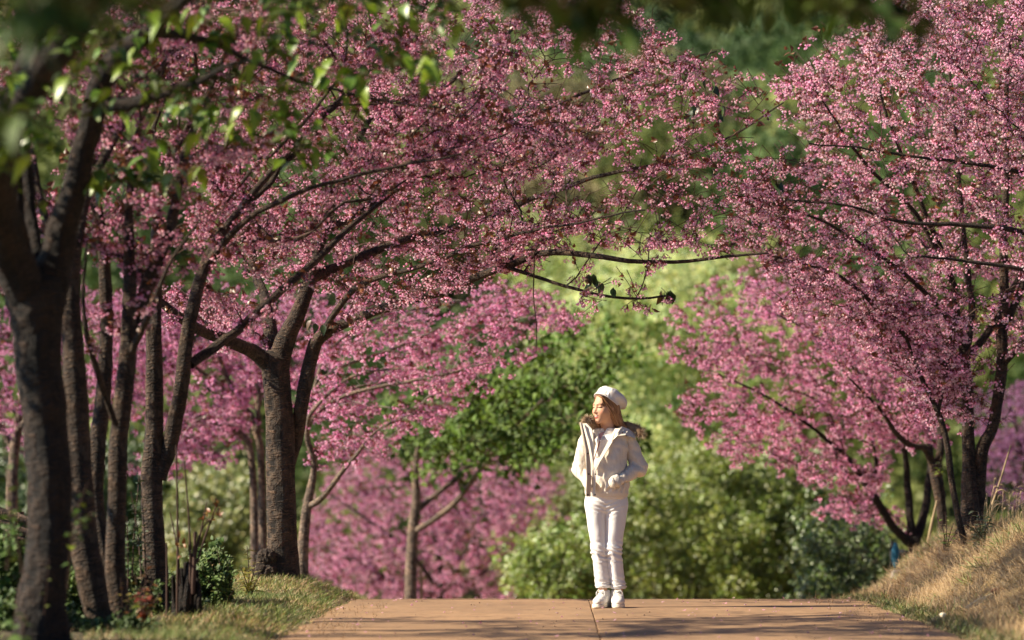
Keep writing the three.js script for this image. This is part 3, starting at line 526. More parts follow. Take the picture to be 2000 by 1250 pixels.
tree({ name: 'cherry_tree', label: 'slender bare-stemmed young cherry leaning left in front of the paired trunks', seed: 12, base: [1884, 1062, 28],
  limbs: [['trunk', dl([[1886, 1070, 14], [1872, 1010, 13], [1860, 950, 13], [1848, 860, 12], [1832, 805, 12], [1800, 740, 9], [1770, 660, 6], [1720, 560, 4]], 28)], ['limb', dl([[1832, 805, 8], [1850, 720, 6], [1860, 640, 4]], 28)]],
  vols: [{ poly: [[1690, 560], [1850, 560], [1900, 720], [1880, 800], [1790, 800], [1720, 720]], d: [27.3, 28.6], n: 36 }],
  spur: 0.2, dress: blossoms(blossomNear, 0.9, 1.05, [1.14, 1.36, 1.26], 0.09, 0.05) });
tree({ name: 'cherry_tree', label: 'dark cherry tree splitting low into three spreading limbs beside the teal bundle', seed: 13, base: [1784, 1078, 36], mat: barkDark,
  limbs: [
    ['trunk', dl([[1786, 1100, 26], [1785, 1074, 24], [1784, 1050, 24]], 36)],
    ['limb', [[1783, 1066, 36, 19], [1745, 1030, 35.8, 16], [1710, 974, 35.6, 15], [1689, 943, 35.5, 13], [1650, 890, 35.2, 9], [1580, 830, 34.8, 7], [1490, 770, 34.4, 5], [1400, 730, 34.2, 3]]],
    ['limb', [[1783, 1060, 36, 18], [1776, 1000, 36, 16], [1772, 940, 36, 14], [1766, 880, 35.8, 11], [1730, 800, 35.5, 8], [1660, 710, 35.2, 6], [1570, 640, 35, 4], [1480, 600, 34.8, 3]]],
    ['limb', [[1787, 1060, 36, 18], [1803, 1010, 36.1, 17], [1812, 958, 36.2, 15], [1818, 880, 36.3, 12], [1800, 780, 36.3, 9], [1760, 680, 36.3, 6], [1700, 590, 36.3, 4]]],
    ['limb', [[1700, 955, 35.6, 8], [1712, 900, 35.4, 7], [1700, 850, 35.2, 4]]],
  ],
  vols: [
    { poly: [[1270, 650], [1380, 540], [1560, 480], [1760, 520], [1900, 660], [1880, 840], [1780, 900], [1700, 960], [1560, 940], [1450, 860], [1340, 830], [1310, 740]], d: [33.5, 38], n: 470 },
    { poly: [[1560, 900], [1720, 930], [1720, 1020], [1600, 1000]], d: [34, 37], n: 34 },
    { poly: [[1300, 800], [1500, 800], [1540, 900], [1420, 900]], d: [33.5, 36], n: 30 },
  ],
  spur: 0.16, gapStep: 0.038, boughR: 0.015, dress: blossoms(blossomFar, 0.78, 0.86, [1.05, 1.0, 1.08], 0.15, 0.04) });
tree({ name: 'cherry_tree', label: 'reddish-barked cherry trunk between the three-limbed tree and the slender stem', seed: 14, base: [1842, 1062, 32.5],
  limbs: [
    ['trunk', dl([[1844, 1080, 17], [1841, 1030, 17], [1835, 975, 22], [1828, 925, 25], [1826, 905, 24]], 32.5)],
    ['limb', [[1824, 912, 32.5, 16], [1806, 876, 32.4, 14], [1781, 870, 32.2, 13], [1748, 843, 32, 10], [1720, 800, 31.8, 7], [1660, 740, 31.6, 4]]],
    ['limb', [[1830, 912, 32.5, 17], [1836, 880, 32.5, 14], [1830, 820, 32.6, 11], [1800, 740, 32.7, 8], [1740, 640, 32.8, 5]]],
  ],
  vols: [{ poly: [[1560, 620], [1760, 600], [1880, 700], [1900, 800], [1800, 860], [1640, 820]], d: [31, 34.5], n: 120 }],
  spur: 0.18, gapStep: 0.036, dress: blossoms(blossomFar, 0.8, 0.85, [1.02, 0.95, 1.04], 0.14, 0.06) });
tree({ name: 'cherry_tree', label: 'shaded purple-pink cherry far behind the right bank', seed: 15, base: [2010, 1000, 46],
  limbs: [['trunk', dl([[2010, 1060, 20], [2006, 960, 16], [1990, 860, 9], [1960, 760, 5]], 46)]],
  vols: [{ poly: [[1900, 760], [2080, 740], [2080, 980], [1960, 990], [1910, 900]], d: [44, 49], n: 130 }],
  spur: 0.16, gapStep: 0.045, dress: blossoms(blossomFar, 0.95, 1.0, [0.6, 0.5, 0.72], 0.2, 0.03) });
// ------------------------------------------------------------------ green trees and shrubs beyond the crest
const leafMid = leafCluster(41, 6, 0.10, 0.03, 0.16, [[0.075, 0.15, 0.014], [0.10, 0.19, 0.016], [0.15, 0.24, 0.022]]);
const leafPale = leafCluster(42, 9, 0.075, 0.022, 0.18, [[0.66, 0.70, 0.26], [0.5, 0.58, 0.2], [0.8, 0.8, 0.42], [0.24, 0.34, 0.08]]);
const leafShrub = leafCluster(43, 9, 0.06, 0.018, 0.14, [[0.17, 0.26, 0.05], [0.24, 0.32, 0.07], [0.10, 0.16, 0.03], [0.5, 0.52, 0.26]]);
tree({ name: 'green_tree', label: 'green broadleaf tree with a thin pale trunk forking right, between pink crowns', seed: 16, base: [804, 1170, 40], mat: barkGrey,
  limbs: [
    ['trunk', dl([[802, 1200, 27], [804, 1100, 23], [808, 1030, 22], [813, 970, 17], [811, 920, 12], [820, 850, 8]], 40)],
    ['limb', [[808, 1039, 40, 13], [830, 1026, 39.9, 13], [882, 988, 39.7, 12], [928, 932, 39.5, 10], [980, 860, 39.2, 7], [1060, 780, 39, 5]]],
    ['limb', [[812, 1002, 40, 11], [840, 976, 40.1, 11], [887, 938, 40.3, 10], [922, 902, 40.5, 8], [960, 820, 40.7, 6], [1040, 720, 41, 4]]],
  ],
  vols: [{ poly: [[755, 800], [840, 740], [1000, 700], [1090, 640], [1200, 600], [1230, 700], [1180, 800], [1110, 880], [1070, 945], [930, 900], [850, 925], [770, 900]], d: [37.5, 41.5], n: 250 }, { poly: [[1080, 640], [1190, 600], [1220, 760], [1290, 860], [1280, 900], [1180, 880]], d: [38.5, 41.5], n: 30 }],
  spur: 0.2, gapStep: 0.1, spurLen: 0.6, boughR: 0.02, dress: foliage(leafMid, 0.5, 0.85, [1.0, 0.95, 0.7], 0.2, shadeLeafMat) });
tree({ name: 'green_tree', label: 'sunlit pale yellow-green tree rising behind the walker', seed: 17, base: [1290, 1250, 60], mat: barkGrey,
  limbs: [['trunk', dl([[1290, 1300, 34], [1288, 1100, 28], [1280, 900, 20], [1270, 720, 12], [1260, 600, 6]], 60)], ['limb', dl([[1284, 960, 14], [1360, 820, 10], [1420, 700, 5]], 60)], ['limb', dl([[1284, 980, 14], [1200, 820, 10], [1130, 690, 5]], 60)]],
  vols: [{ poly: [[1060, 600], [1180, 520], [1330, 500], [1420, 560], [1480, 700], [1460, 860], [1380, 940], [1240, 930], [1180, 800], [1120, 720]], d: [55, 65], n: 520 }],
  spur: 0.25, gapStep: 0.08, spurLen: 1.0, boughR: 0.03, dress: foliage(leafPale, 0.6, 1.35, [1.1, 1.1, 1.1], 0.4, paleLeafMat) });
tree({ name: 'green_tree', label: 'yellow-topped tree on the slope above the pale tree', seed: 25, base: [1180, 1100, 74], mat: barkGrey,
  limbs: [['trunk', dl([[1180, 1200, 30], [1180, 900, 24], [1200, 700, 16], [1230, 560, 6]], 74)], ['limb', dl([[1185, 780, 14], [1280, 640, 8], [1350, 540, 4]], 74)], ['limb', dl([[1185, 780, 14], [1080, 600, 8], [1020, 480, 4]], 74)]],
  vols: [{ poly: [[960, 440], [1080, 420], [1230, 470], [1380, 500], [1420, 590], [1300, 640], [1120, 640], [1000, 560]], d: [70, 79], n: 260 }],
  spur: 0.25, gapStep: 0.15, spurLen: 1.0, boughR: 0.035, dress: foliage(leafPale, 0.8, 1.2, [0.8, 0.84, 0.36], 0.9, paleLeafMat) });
const shrubs = [
  ['wide light green shrub directly right of the walker behind the crest', [[1225, 900], [1330, 870], [1450, 880], [1500, 1000], [1480, 1180], [1220, 1180]], [47.5, 53], 330, [1330, 1200, 50], [0.9, 0.84, 0.42], leafShrub],
  ['tall dappled shrub between the light green shrub and the right bank', [[1430, 880], [1560, 900], [1660, 960], [1700, 1060], [1690, 1190], [1440, 1190]], [48, 53], 300, [1560, 1200, 50.5], [0.7, 0.68, 0.36], leafShrub],
  ['small yellow-green shrub at the crest just left of the walker', [[985, 1080], [1060, 1030], [1140, 1040], [1180, 1100], [1180, 1180], [985, 1180]], [43.5, 46.5], 120, [1080, 1190, 44.5], [0.9, 0.9, 0.5], leafShrub],
  ['dark shrub under the three-limbed cherry', [[1560, 1010], [1680, 990], [1740, 1040], [1730, 1180], [1560, 1190]], [39.5, 43], 130, [1640, 1200, 41], [0.45, 0.5, 0.36], leafShrub],
  ['yellow-green bush on the lower ground left of the burled trunk', [[330, 960], [420, 900], [500, 930], [520, 1130], [330, 1130]], [52, 60], 200, [430, 1130, 56], [0.48, 0.46, 0.3], leafPale],
  ['dark green bush low behind the left trunks', [[-60, 830], [150, 860], [330, 880], [330, 1080], [-60, 1090]], [54, 62], 260, [130, 1100, 57], [0.55, 0.6, 0.6], leafMid],
  ['mid green bush hidden behind the walker', [[1090, 900], [1240, 900], [1260, 1180], [1080, 1180]], [48, 52], 170, [1170, 1190, 50], [0.75, 0.74, 0.38], leafShrub],
];
shrubs.forEach(([label, poly, d, n, b, tone, leaf], k) => {
  const [bx, by, bd] = b, x0 = Math.min(...poly.map((p) => p[0])), x1 = Math.max(...poly.map((p) => p[0])), y0 = Math.min(...poly.map((p) => p[1]));
  const limbs = [0, 1, 2, 3].map((i) => ['stem', dl([[bx + (i - 1.5) * 8, by + 30, 9], [lerp(bx, lerp(x0, x1, (i + 0.5) / 4), 0.5), lerp(by, y0, 0.45), 6], [lerp(x0, x1, (i + 0.5) / 4), lerp(by, y0, 0.8), 3]], bd + (i % 2 - 0.5))]);
  tree({ name: 'shrub', label, category: 'shrub', seed: 30 + k, base: b, limbs, vols: [{ poly, d, n }], spur: 0.25, gapStep: 0.06, spurLen: 0.7, boughR: 0.03, dress: foliage(leaf, 0.75, bd > 50 ? 1.3 : 1.05, tone, 0.3) });
});
{ // far wooded slope, one blurred mass
  const r = rng(500), list = [], clump = [];
  for (let i = 0; i < 12; i++) { const l = leafPoints(0.3, 0.11, 0.2, 0.3, 2), q = new THREE.Quaternion().setFromEuler(new THREE.Euler((r() - 0.5) * 1.4, r() * 6.28, (r() - 0.5) * 1.4)), t = 0.7 + 0.6 * r(); clump.push({ ...l, m: TM(V(r() - 0.5, r() - 0.5, r() - 0.5).multiplyScalar(1.1), q), c: [t, t, t] }); }
  const g = bunch(clump), tones = [[0.085, 0.15, 0.05], [0.12, 0.19, 0.055], [0.19, 0.23, 0.06], [0.27, 0.30, 0.085], [0.30, 0.26, 0.13], [0.075, 0.12, 0.055]];
  for (let k = 0; k < 900; k++) {
    const d = 85 + 185 * Math.sqrt(r()), x = (r() - 0.5) * (0.42 * d + 30), R = 1.6 + 2.4 * r(), H = R * (1.2 + 0.7 * r()), gy = groundY(x, d), tt = clamp(0.5 + 1.7 * fbm(x * 0.035, d * 0.03, 11, 2), 0, 0.999), tone = tones[Math.min(5, Math.floor((tt * 0.75 + 0.25 * r()) * 6))];
    if (fbm(x * 0.03, d * 0.025, 44, 2) > 0.22) continue;
    const n = 110 + Math.floor(R * 45);
    for (let i = 0; i < n; i++) { const u = V(r() - 0.5, r() - 0.5, r() - 0.5).normalize().multiplyScalar(Math.cbrt(0.25 + 0.75 * r())), t = 0.75 + 0.5 * r(); list.push({ m: TM(V(x + u.x * R, gy + H * 0.75 + u.y * H, -d + u.z * R), qrand(r), 0.9 + 0.7 * r()), c: RGB(tone[0] * t, tone[1] * t, tone[2] * t) }); }
  }
  const wood = instances('far_woodland', g, shadeLeafMat, list, null, 'stuff'); tag(wood, 'blurred green wooded hillside far behind the pink trees', 'woodland');
}
// ------------------------------------------------------------------ grass
function tuft(seed, n, L, w, lean, curl, cols) {
  const r = rng(seed), list = [];
  for (let i = 0; i < n; i++) {
    const a = r() * 6.283, l = L * (0.5 + 0.8 * r()), tilt = lean * (0.3 + r()), pos = [], c = cols[Math.floor(r() * cols.length)], t = 0.75 + 0.5 * r(), ox = (r() - 0.5) * L * 0.5, oz = (r() - 0.5) * L * 0.5, ca = Math.cos(a), sa = Math.sin(a);
    for (let k = 0; k <= 3; k++) { const u = k / 3, out = l * (Math.sin(tilt) * u + curl * u * u * 0.5), up = l * (Math.cos(tilt) * u - curl * u * u * 0.35), ww = w * (1 - u * 0.9); pos.push(ox + ca * out - sa * ww, up, oz + sa * out + ca * ww, ox + ca * out + sa * ww, up, oz + sa * out - ca * ww); }
    list.push({ pos, idx: [0, 1, 2, 1, 3, 2, 2, 3, 4, 3, 5, 4, 4, 5, 6, 5, 7, 6], c: (k) => { const m = 0.7 + 0.1 * Math.floor(k / 2); return [c[0] * t * m, c[1] * t * m, c[2] * t * m]; } });
  }
  return bunch(list);
}
const STRAW = [[0.52, 0.38, 0.19], [0.44, 0.30, 0.14], [0.60, 0.47, 0.26], [0.34, 0.22, 0.11]], GREEN = [[0.16, 0.24, 0.04], [0.24, 0.30, 0.06], [0.36, 0.35, 0.12], [0.11, 0.17, 0.03]];
const turf = tuft(1, 9, 0.06, 0.0028, 0.9, 0.5, [...GREEN, ...GREEN, STRAW[0], STRAW[2]]), straw = tuft(2, 9, 0.16, 0.0022, 1.0, 0.7, STRAW), thatch = tuft(3, 10, 0.11, 0.0022, 1.45, 0.2, STRAW);
const up1 = V(0, 1, 0), gpos = (x, d) => V(x, groundY(x, d), -d);
const ynorm = (x, d) => V(groundY(x - 0.1, d) - groundY(x + 0.1, d), 0.2, -(groundY(x, d - 0.1) - groundY(x, d + 0.1))).normalize();
function sow(list, n, seed, x0, x1, d0, d1, ok, size, colour, leanX = 0) {
  const r = rng(seed);
  for (let k = 0; k < n; k++) {
    const d = lerp(d0, d1, r()), x = roadX(d) + lerp(x0, x1, r()), pass = ok(x - roadX(d), d); if (r() > pass) continue;
    const q = new THREE.Quaternion().setFromUnitVectors(up1, ynorm(x, d).add(V(leanX * r(), 0, Math.abs(leanX) * 0.3)).normalize()).multiply(new THREE.Quaternion().setFromAxisAngle(up1, r() * 6.283));
    const p = gpos(x, d); p.y -= 0.006; list.push({ m: TM(p, q, size * (0.6 + 0.8 * r())), c: colour(x, d, r) });
  }
}
const greenish = (x, d, r) => { const k = clamp(0.5 + 1.6 * fbm(x * 0.9, d * 0.7, 3, 3), 0, 1), t = 0.75 + 0.5 * r(); return RGB(lerp(0.8, 1.35, k) * t, lerp(0.95, 1.1, k) * t, lerp(0.8, 1.2, k) * t); };
const plain = (x, d, r) => RGB(1, 0.97, 0.92).multiplyScalar(0.7 + 0.55 * r());
{
  const L1 = [], L2 = [], L3 = [], L4 = [];
  sow(L1, 24000, 61, -4.6, -1.26, 19, 31.5, (x, d) => smoothstep(-x + 0.22 * fbm(d * 1.7, 3, 1), 1.30, 1.52) * (1 - 0.96 * smoothstep(-x + 0.3 * fbm(d * 1.1, x, 6), d < 25 ? 1.85 : 2.5, d < 25 ? 2.35 : 3.1)) * clamp(0.75 + fbm(x * 2, d * 2, 6), 0, 1), 1.0, greenish);
  sow(L2, 2000, 62, -4.2, -1.3, 19, 31.5, (x, d) => smoothstep(-x, 1.35, 1.7) * clamp(0.4 + 1.6 * fbm(x * 1.4, d * 1.2, 8), 0, 1), 0.5, plain);
  instances('grass', turf, grassMat, L1, null, 'stuff').userData.label = 'short green and yellow grass on the left verge of the road';
  instances('dry_grass', straw, grassMat, L2, null, 'stuff').userData.label = 'scattered dry stalks in the grass of the left verge';
  sow(L3, 15000, 63, 2.76, 6.0, 19, 33, (x, d) => smoothstep(x, 2.82, 3.1) * clamp(0.75 + 1.2 * fbm(x * 1.2, d * 0.8, 12), 0.1, 1) * 0.55, 0.6, plain, -0.9);
  sow(L3, 5200, 64, 3.3, 6.5, 26, 33.5, (x, d) => clamp(0.5 + 1.6 * fbm(x * 1.2, d * 0.6, 15), 0, 1) * 0.5, 0.9, plain, -0.7);
  instances('dry_grass', straw, grassMat, L3, null, 'stuff').userData.label = 'long straw-coloured grass lying down the right bank';
  const T = []; sow(T, 13000, 65, 2.8, 6.0, 19, 32, (x) => smoothstep(x, 2.85, 3.05), 1.0, plain, -0.3);
  sow(T, 800, 66, -3.6, -1.3, 19, 31, (x, d) => clamp(0.3 + 1.8 * fbm(x * 1.1, d * 1.1, 28), 0, 1), 0.6, plain);
  instances('thatch', thatch, grassMat, T, null, 'stuff').userData.label = 'flattened dry grass litter over both verges';
  sow(L4, 4200, 67, 2.62, 3.12, 18, 32, (x, d) => smoothstep(x + 0.14 * fbm(d * 1.6, 9, 1), 2.68, 2.82) * (1 - smoothstep(x, 2.9, 3.12)), 0.95, (x, d, r) => greenish(x, d, r).multiplyScalar(0.75));
  sow(L4, 7000, 68, 2.9, 5.5, 19, 32, (x, d) => clamp(3 * fbm(x * 0.9, d * 0.55, 33) + 0.1, 0, 1), 1.5, greenish);
  instances('grass', turf, grassMat, L4, null, 'stuff').userData.label = 'green grass strip along the right road edge and patches on the bank';
  const S = []; sow(S, 500, 69, -1.45, -0.95, 19, 29.5, (x, d) => clamp(0.25 + fbm(x, d, 2) * 1.6, 0, 1), 0.5, plain); sow(S, 260, 70, 2.3, 2.8, 19, 29.5, () => 0.5, 0.5, plain);
  for (const s of S) { const p = V(0, 0, 0), q = new THREE.Quaternion(), c = V(0, 0, 0); s.m.decompose(p, q, c); p.y = roadY(-p.z) + 0.003; s.m.compose(p, q, c); }
  instances('straw_litter', thatch, grassMat, S, null, 'stuff').userData.label = 'bits of straw blown onto the road edges';
  // petals and crumbs on the concrete
  const r = rng(71), P = [], C = [];
  const petal = bunch([{ pos: [0, 0.004, 0, 0.009, 0.0, 0.007, 0.018, 0.006, 0, 0.009, 0.001, -0.007], idx: [0, 1, 2, 0, 2, 3], c: [0.8, 0.42, 0.55] }]);
  for (let k = 0; k < 170; k++) { const d = 19.5 + 9.2 * r(), x = roadX(d) + lerp(RL, RR, r()); P.push({ m: TM(V(x, roadY(d) + 0.005, -d), new THREE.Quaternion().setFromEuler(new THREE.Euler((r() - 0.5), r() * 6.28, (r() - 0.5))), 0.8 + 1.0 * r()), c: RGB(1, 1, 1).multiplyScalar(0.7 + 0.4 * r()) }); }
  instances('fallen_petals', petal, petalMat, P, null, 'stuff').userData.label = 'fallen pink petals scattered over the road';
  const crumb = new THREE.IcosahedronGeometry(0.006, 0); crumb.setAttribute('color', new THREE.Float32BufferAttribute(new Float32Array(crumb.attributes.position.count * 3).fill(0.16), 3));
  for (let k = 0; k < 200; k++) { const d = 19 + 9.5 * r(), e = r() < 0.6, x = roadX(d) + (e ? (r() < 0.5 ? RL + 0.4 * r() * r() : RR - 0.5 * r() * r()) : lerp(RL, RR, r())); C.push({ m: TM(V(x, roadY(d) + 0.005, -d), qrand(r), V(1, 0.6, 1).multiplyScalar(0.3 + 0.8 * r())), c: RGB(1.2, 0.8, 0.55).multiplyScalar(0.5 + r()) }); }
  instances('grit', crumb, new THREE.MeshStandardMaterial({ vertexColors: true, roughness: 1 }), C, null, 'stuff').userData.label = 'dark grit and crumbs of soil on the road';
}
// ------------------------------------------------------------------ single plants, stump and small things
const leafCache = {};
const leafGeo = (L, W, c, tip) => leafCache[[L, W, c, tip]] ??= bunch([{ ...leafPoints(L, W, 0.3, 0.35, 4), c: (i) => { const e = Math.floor(i / 3) / 4, m = i % 3 === 1 ? 1.25 : 1; return [0, 1, 2].map((k) => lerp(c[k], (tip || c)[k], e) * m); } }]);
// stems: [[px,py,d], ...]; leaves set alternately along each
function weed(o) {
  const T = thing(o.name, o.label, o.category || 'plant', at(...o.base)), r = rng(o.seed);
  for (const st of o.stems) {
    const { pts, rad } = limbCurve(st.map(([x, y, d]) => [x, y, d, o.stemW || 4]), 0.04);
    part('stem', tube(pts, rad.map((v, i) => v * (1 - 0.6 * i / pts.length)), 5), o.stemMat || twigMat, T);
    const n = o.leaves;
    for (let k = 0; k < n; k++) {
      const t = lerp(o.from ?? 0.15, 1, (k + r() * 0.7) / n), p = pts[Math.min(pts.length - 1, Math.floor(t * (pts.length - 1)))], c = o.cols[Math.floor(r() * o.cols.length)], L = o.size * (0.6 + 0.6 * r()) * (1 - 0.4 * t);
      const m = new THREE.Mesh(leafGeo(o.size, o.size * (o.ratio || 0.28), c, o.tip), leafMat); m.name = 'leaf'; m.castShadow = m.receiveShadow = true;
      m.position.copy(p).sub(T.position); m.rotation.set((r() - 0.5) * 0.8, k * 2.4 + r(), (o.rise ?? 0.3) + (r() - 0.5) * 0.7, 'YXZ'); m.scale.setScalar(L / o.size); T.add(m);
    }
  }
  return T;
}
const fan = (bx, by, d, tips, bend = 0.5) => tips.map(([x, y], i) => [[bx + (i - tips.length / 2) * 3, by, d], [lerp(bx, x, bend * 0.6), lerp(by, y, 0.5), d - 0.03 * i], [x, y, d - 0.05 * i]]);
const fresh = [[0.14, 0.24, 0.02], [0.2, 0.3, 0.03], [0.09, 0.17, 0.02]], deep = [[0.04, 0.085, 0.02], [0.06, 0.11, 0.025], [0.10, 0.16, 0.05]];
weed({ name: 'climbing_plant', label: 'fresh green climber on a thin stem at the left edge of the view', seed: 201, base: [40, 1100, 17.2], stems: [[[44, 1120, 17.2], [30, 1030, 17.1], [18, 960, 17], [10, 880, 17], [4, 750, 17]], [[14, 1110, 17], [18, 1040, 16.9], [20, 975, 16.9]]], leaves: 12, size: 0.085, ratio: 0.36, cols: fresh, stemW: 5 });
weed({ name: 'broad_leaf_sapling', label: 'broad-leaved sapling at the foot of the thick dark trunk, bottom left', seed: 202, base: [30, 1260, 16.8], stems: [[[26, 1290, 16.8], [26, 1230, 16.8], [34, 1160, 16.7]], [[30, 1290, 16.8], [42, 1250, 16.7], [50, 1195, 16.6]]], leaves: 7, size: 0.095, ratio: 0.36, cols: [[0.12, 0.2, 0.05], [0.16, 0.25, 0.06]], stemW: 4 });
weed({ name: 'climbing_plant', label: 'row of round yellow-green leaves hanging beside the thick dark trunk', seed: 203, base: [134, 1130, 18.0], stems: [[[132, 1150, 18.1], [138, 1070, 17.9], [150, 1000, 17.7], [172, 942, 17.6]], [[140, 1060, 17.9], [160, 1020, 17.6], [182, 1000, 17.5]]], leaves: 11, size: 0.075, ratio: 0.42, cols: [[0.07, 0.14, 0.015], [0.2, 0.26, 0.02], [0.05, 0.1, 0.015]], stemW: 4, rise: -0.1 });
weed({ name: 'shoot', label: 'tiny pale shoot in front of the thick dark trunk', seed: 204, base: [88, 1190, 17.9], stems: [[[86, 1200, 18], [92, 1140, 17.9], [96, 1085, 17.9]]], leaves: 4, size: 0.05, cols: [[0.2, 0.24, 0.04]], stemW: 3 });
weed({ name: 'ivy', label: 'dark glossy creeper climbing the foot of the forked cherry', seed: 205, base: [268, 1120, 22.6], stems: [[[258, 1130, 22.6], [262, 1040, 22.6], [272, 930, 22.7]], [[276, 1130, 22.5], [270, 1050, 22.6], [256, 960, 22.6]], [[284, 1120, 22.6], [282, 1040, 22.6], [276, 960, 22.7]], [[250, 1150, 22.6], [250, 1080, 22.6], [248, 1010, 22.6]]], leaves: 22, size: 0.06, ratio: 0.36, cols: [...deep, [0.16, 0.2, 0.12]], stemW: 4 });
weed({ name: 'red_leaved_plant', label: 'young plant with red and yellow leaves in front of the forked cherry', seed: 206, base: [278, 1225, 20.4], stems: fan(278, 1235, 20.4, [[288, 1100], [262, 1118], [300, 1130], [252, 1150], [312, 1160], [274, 1140]]), leaves: 11, size: 0.09, ratio: 0.3, cols: [[0.3, 0.24, 0.04], [0.36, 0.12, 0.03], [0.5, 0.36, 0.24], [0.16, 0.2, 0.03], [0.22, 0.05, 0.03]], stemW: 4 });
weed({ name: 'red_tipped_weed', label: 'upright weed with narrow yellow-green leaves and reddish tips left of the burl', seed: 207, base: [488, 1170, 26.6], stems: fan(488, 1178, 26.6, [[482, 1066], [500, 1092], [470, 1108], [510, 1120], [476, 1136]]), leaves: 20, size: 0.11, ratio: 0.17, cols: [[0.2, 0.25, 0.04], [0.13, 0.19, 0.03], [0.28, 0.28, 0.06]], tip: [0.3, 0.2, 0.05], stemW: 3, rise: 0.45 });
weed({ name: 'sage_plant', label: 'bushy grey-green plant at the foot of the paired trunks', seed: 208, base: [1925, 1052, 27.6], stems: fan(1920, 1062, 27.6, [[1900, 990], [1918, 1000], [1940, 1004], [1962, 1024], [1884, 1022], [1970, 1040], [1930, 1020], [1904, 1030]]), leaves: 20, size: 0.09, ratio: 0.3, cols: [[0.1, 0.15, 0.07], [0.16, 0.2, 0.12], [0.07, 0.11, 0.05]], stemW: 3 });
weed({ name: 'roadside_weed', label: 'loose green weeds beside the slender leaning stem', seed: 209, base: [1852, 1062, 28.6], stems: fan(1850, 1076, 28.6, [[1830, 1010], [1846, 1000], [1862, 1022], [1876, 1032], [1890, 1040]]), leaves: 9, size: 0.07, ratio: 0.22, cols: [...fresh, [0.26, 0.26, 0.06]], stemW: 3 });
weed({ name: 'sprig', label: 'green sprig growing on the reddish trunk', category: 'plant', seed: 210, base: [1834, 924, 32.2], stems: fan(1834, 930, 32.2, [[1828, 900], [1838, 890], [1842, 906]]), leaves: 6, size: 0.08, ratio: 0.3, cols: [[0.22, 0.3, 0.03]], stemW: 3 });
{ // low shrubs under the left trees
  const small = leafCluster(61, 7, 0.05, 0.018, 0.08, [[0.05, 0.09, 0.018], [0.08, 0.13, 0.025], [0.03, 0.06, 0.012]]);
  const low = (label, poly, d, n, b, seed, tone) => tree({ name: 'low_shrub', label, category: 'shrub', seed, base: b, gap: false, limbs: [0, 1, 2].map((i) => ['stem', dl([[b[0] + i * 6 - 6, b[1] + 15, 7], [b[0] + (i - 1) * 14, b[1] - 25, 5], [b[0] + (i - 1) * 22, b[1] - 55, 3]], b[2])]), vols: [{ poly, d, n }], spur: 0.3, gapStep: 0.035, spurLen: 0.16, dress: foliage(small, 0.9, 0.8, tone, 0.06, shadeLeafMat) });
  low('leafy green shrub behind the old stump', [[384, 1090], [410, 1072], [440, 1100], [440, 1180], [400, 1200], [380, 1180]], [24, 25.4], 110, [408, 1195, 24.6], 221, [1.1, 1.1, 1.1]);
  low('dark shrub in the bottom left corner behind the thick trunk', [[-60, 1080], [40, 1060], [60, 1250], [-60, 1290]], [19.8, 22], 150, [0, 1285, 20.6], 222, [0.9, 1, 0.9]);
  low('dark shrub between the thick trunk and the leaning trunk', [[120, 1130], [180, 1120], [200, 1240], [120, 1270]], [21.6, 22.6], 90, [150, 1260, 22], 223, [1.1, 1.1, 0.8]);
  low('dark undergrowth around the forked cherry foot', [[236, 1120], [330, 1105], [400, 1180], [370, 1260], [236, 1260]], [22.7, 24.2], 130, [290, 1240, 23.2], 224, [0.7, 0.75, 0.7]);
  low('dark ground plants between the stump and the two-stemmed cherry, along the bottom edge', [[120, 1215], [320, 1220], [330, 1262], [120, 1275]], [19.8, 21.6], 70, [270, 1262, 20.4], 225, [0.6, 0.7, 0.6]);
}
weed({ name: 'dry_weed', label: 'tall wispy dry weeds between the stump and the red-tipped weed', seed: 211, base: [440, 1190, 24.2], stems: fan(436, 1196, 24.2, [[410, 1096], [424, 1070], [446, 1100], [458, 1120], [396, 1120], [470, 1140]]), leaves: 9, size: 0.06, ratio: 0.16, cols: [[0.34, 0.24, 0.1], [0.26, 0.26, 0.06], [0.18, 0.22, 0.05]], stemW: 2.5, rise: 0.6 });
weed({ name: 'dry_weed', label: 'thin reddish weeds at the foot of the leaning trunk', seed: 212, base: [236, 1235, 20.2], stems: fan(240, 1245, 20.2, [[222, 1150], [236, 1128], [252, 1160], [262, 1176], [246, 1190]]), leaves: 9, size: 0.06, ratio: 0.22, cols: [[0.26, 0.1, 0.03], [0.3, 0.22, 0.05], [0.14, 0.17, 0.03]], stemW: 3, rise: 0.4 });
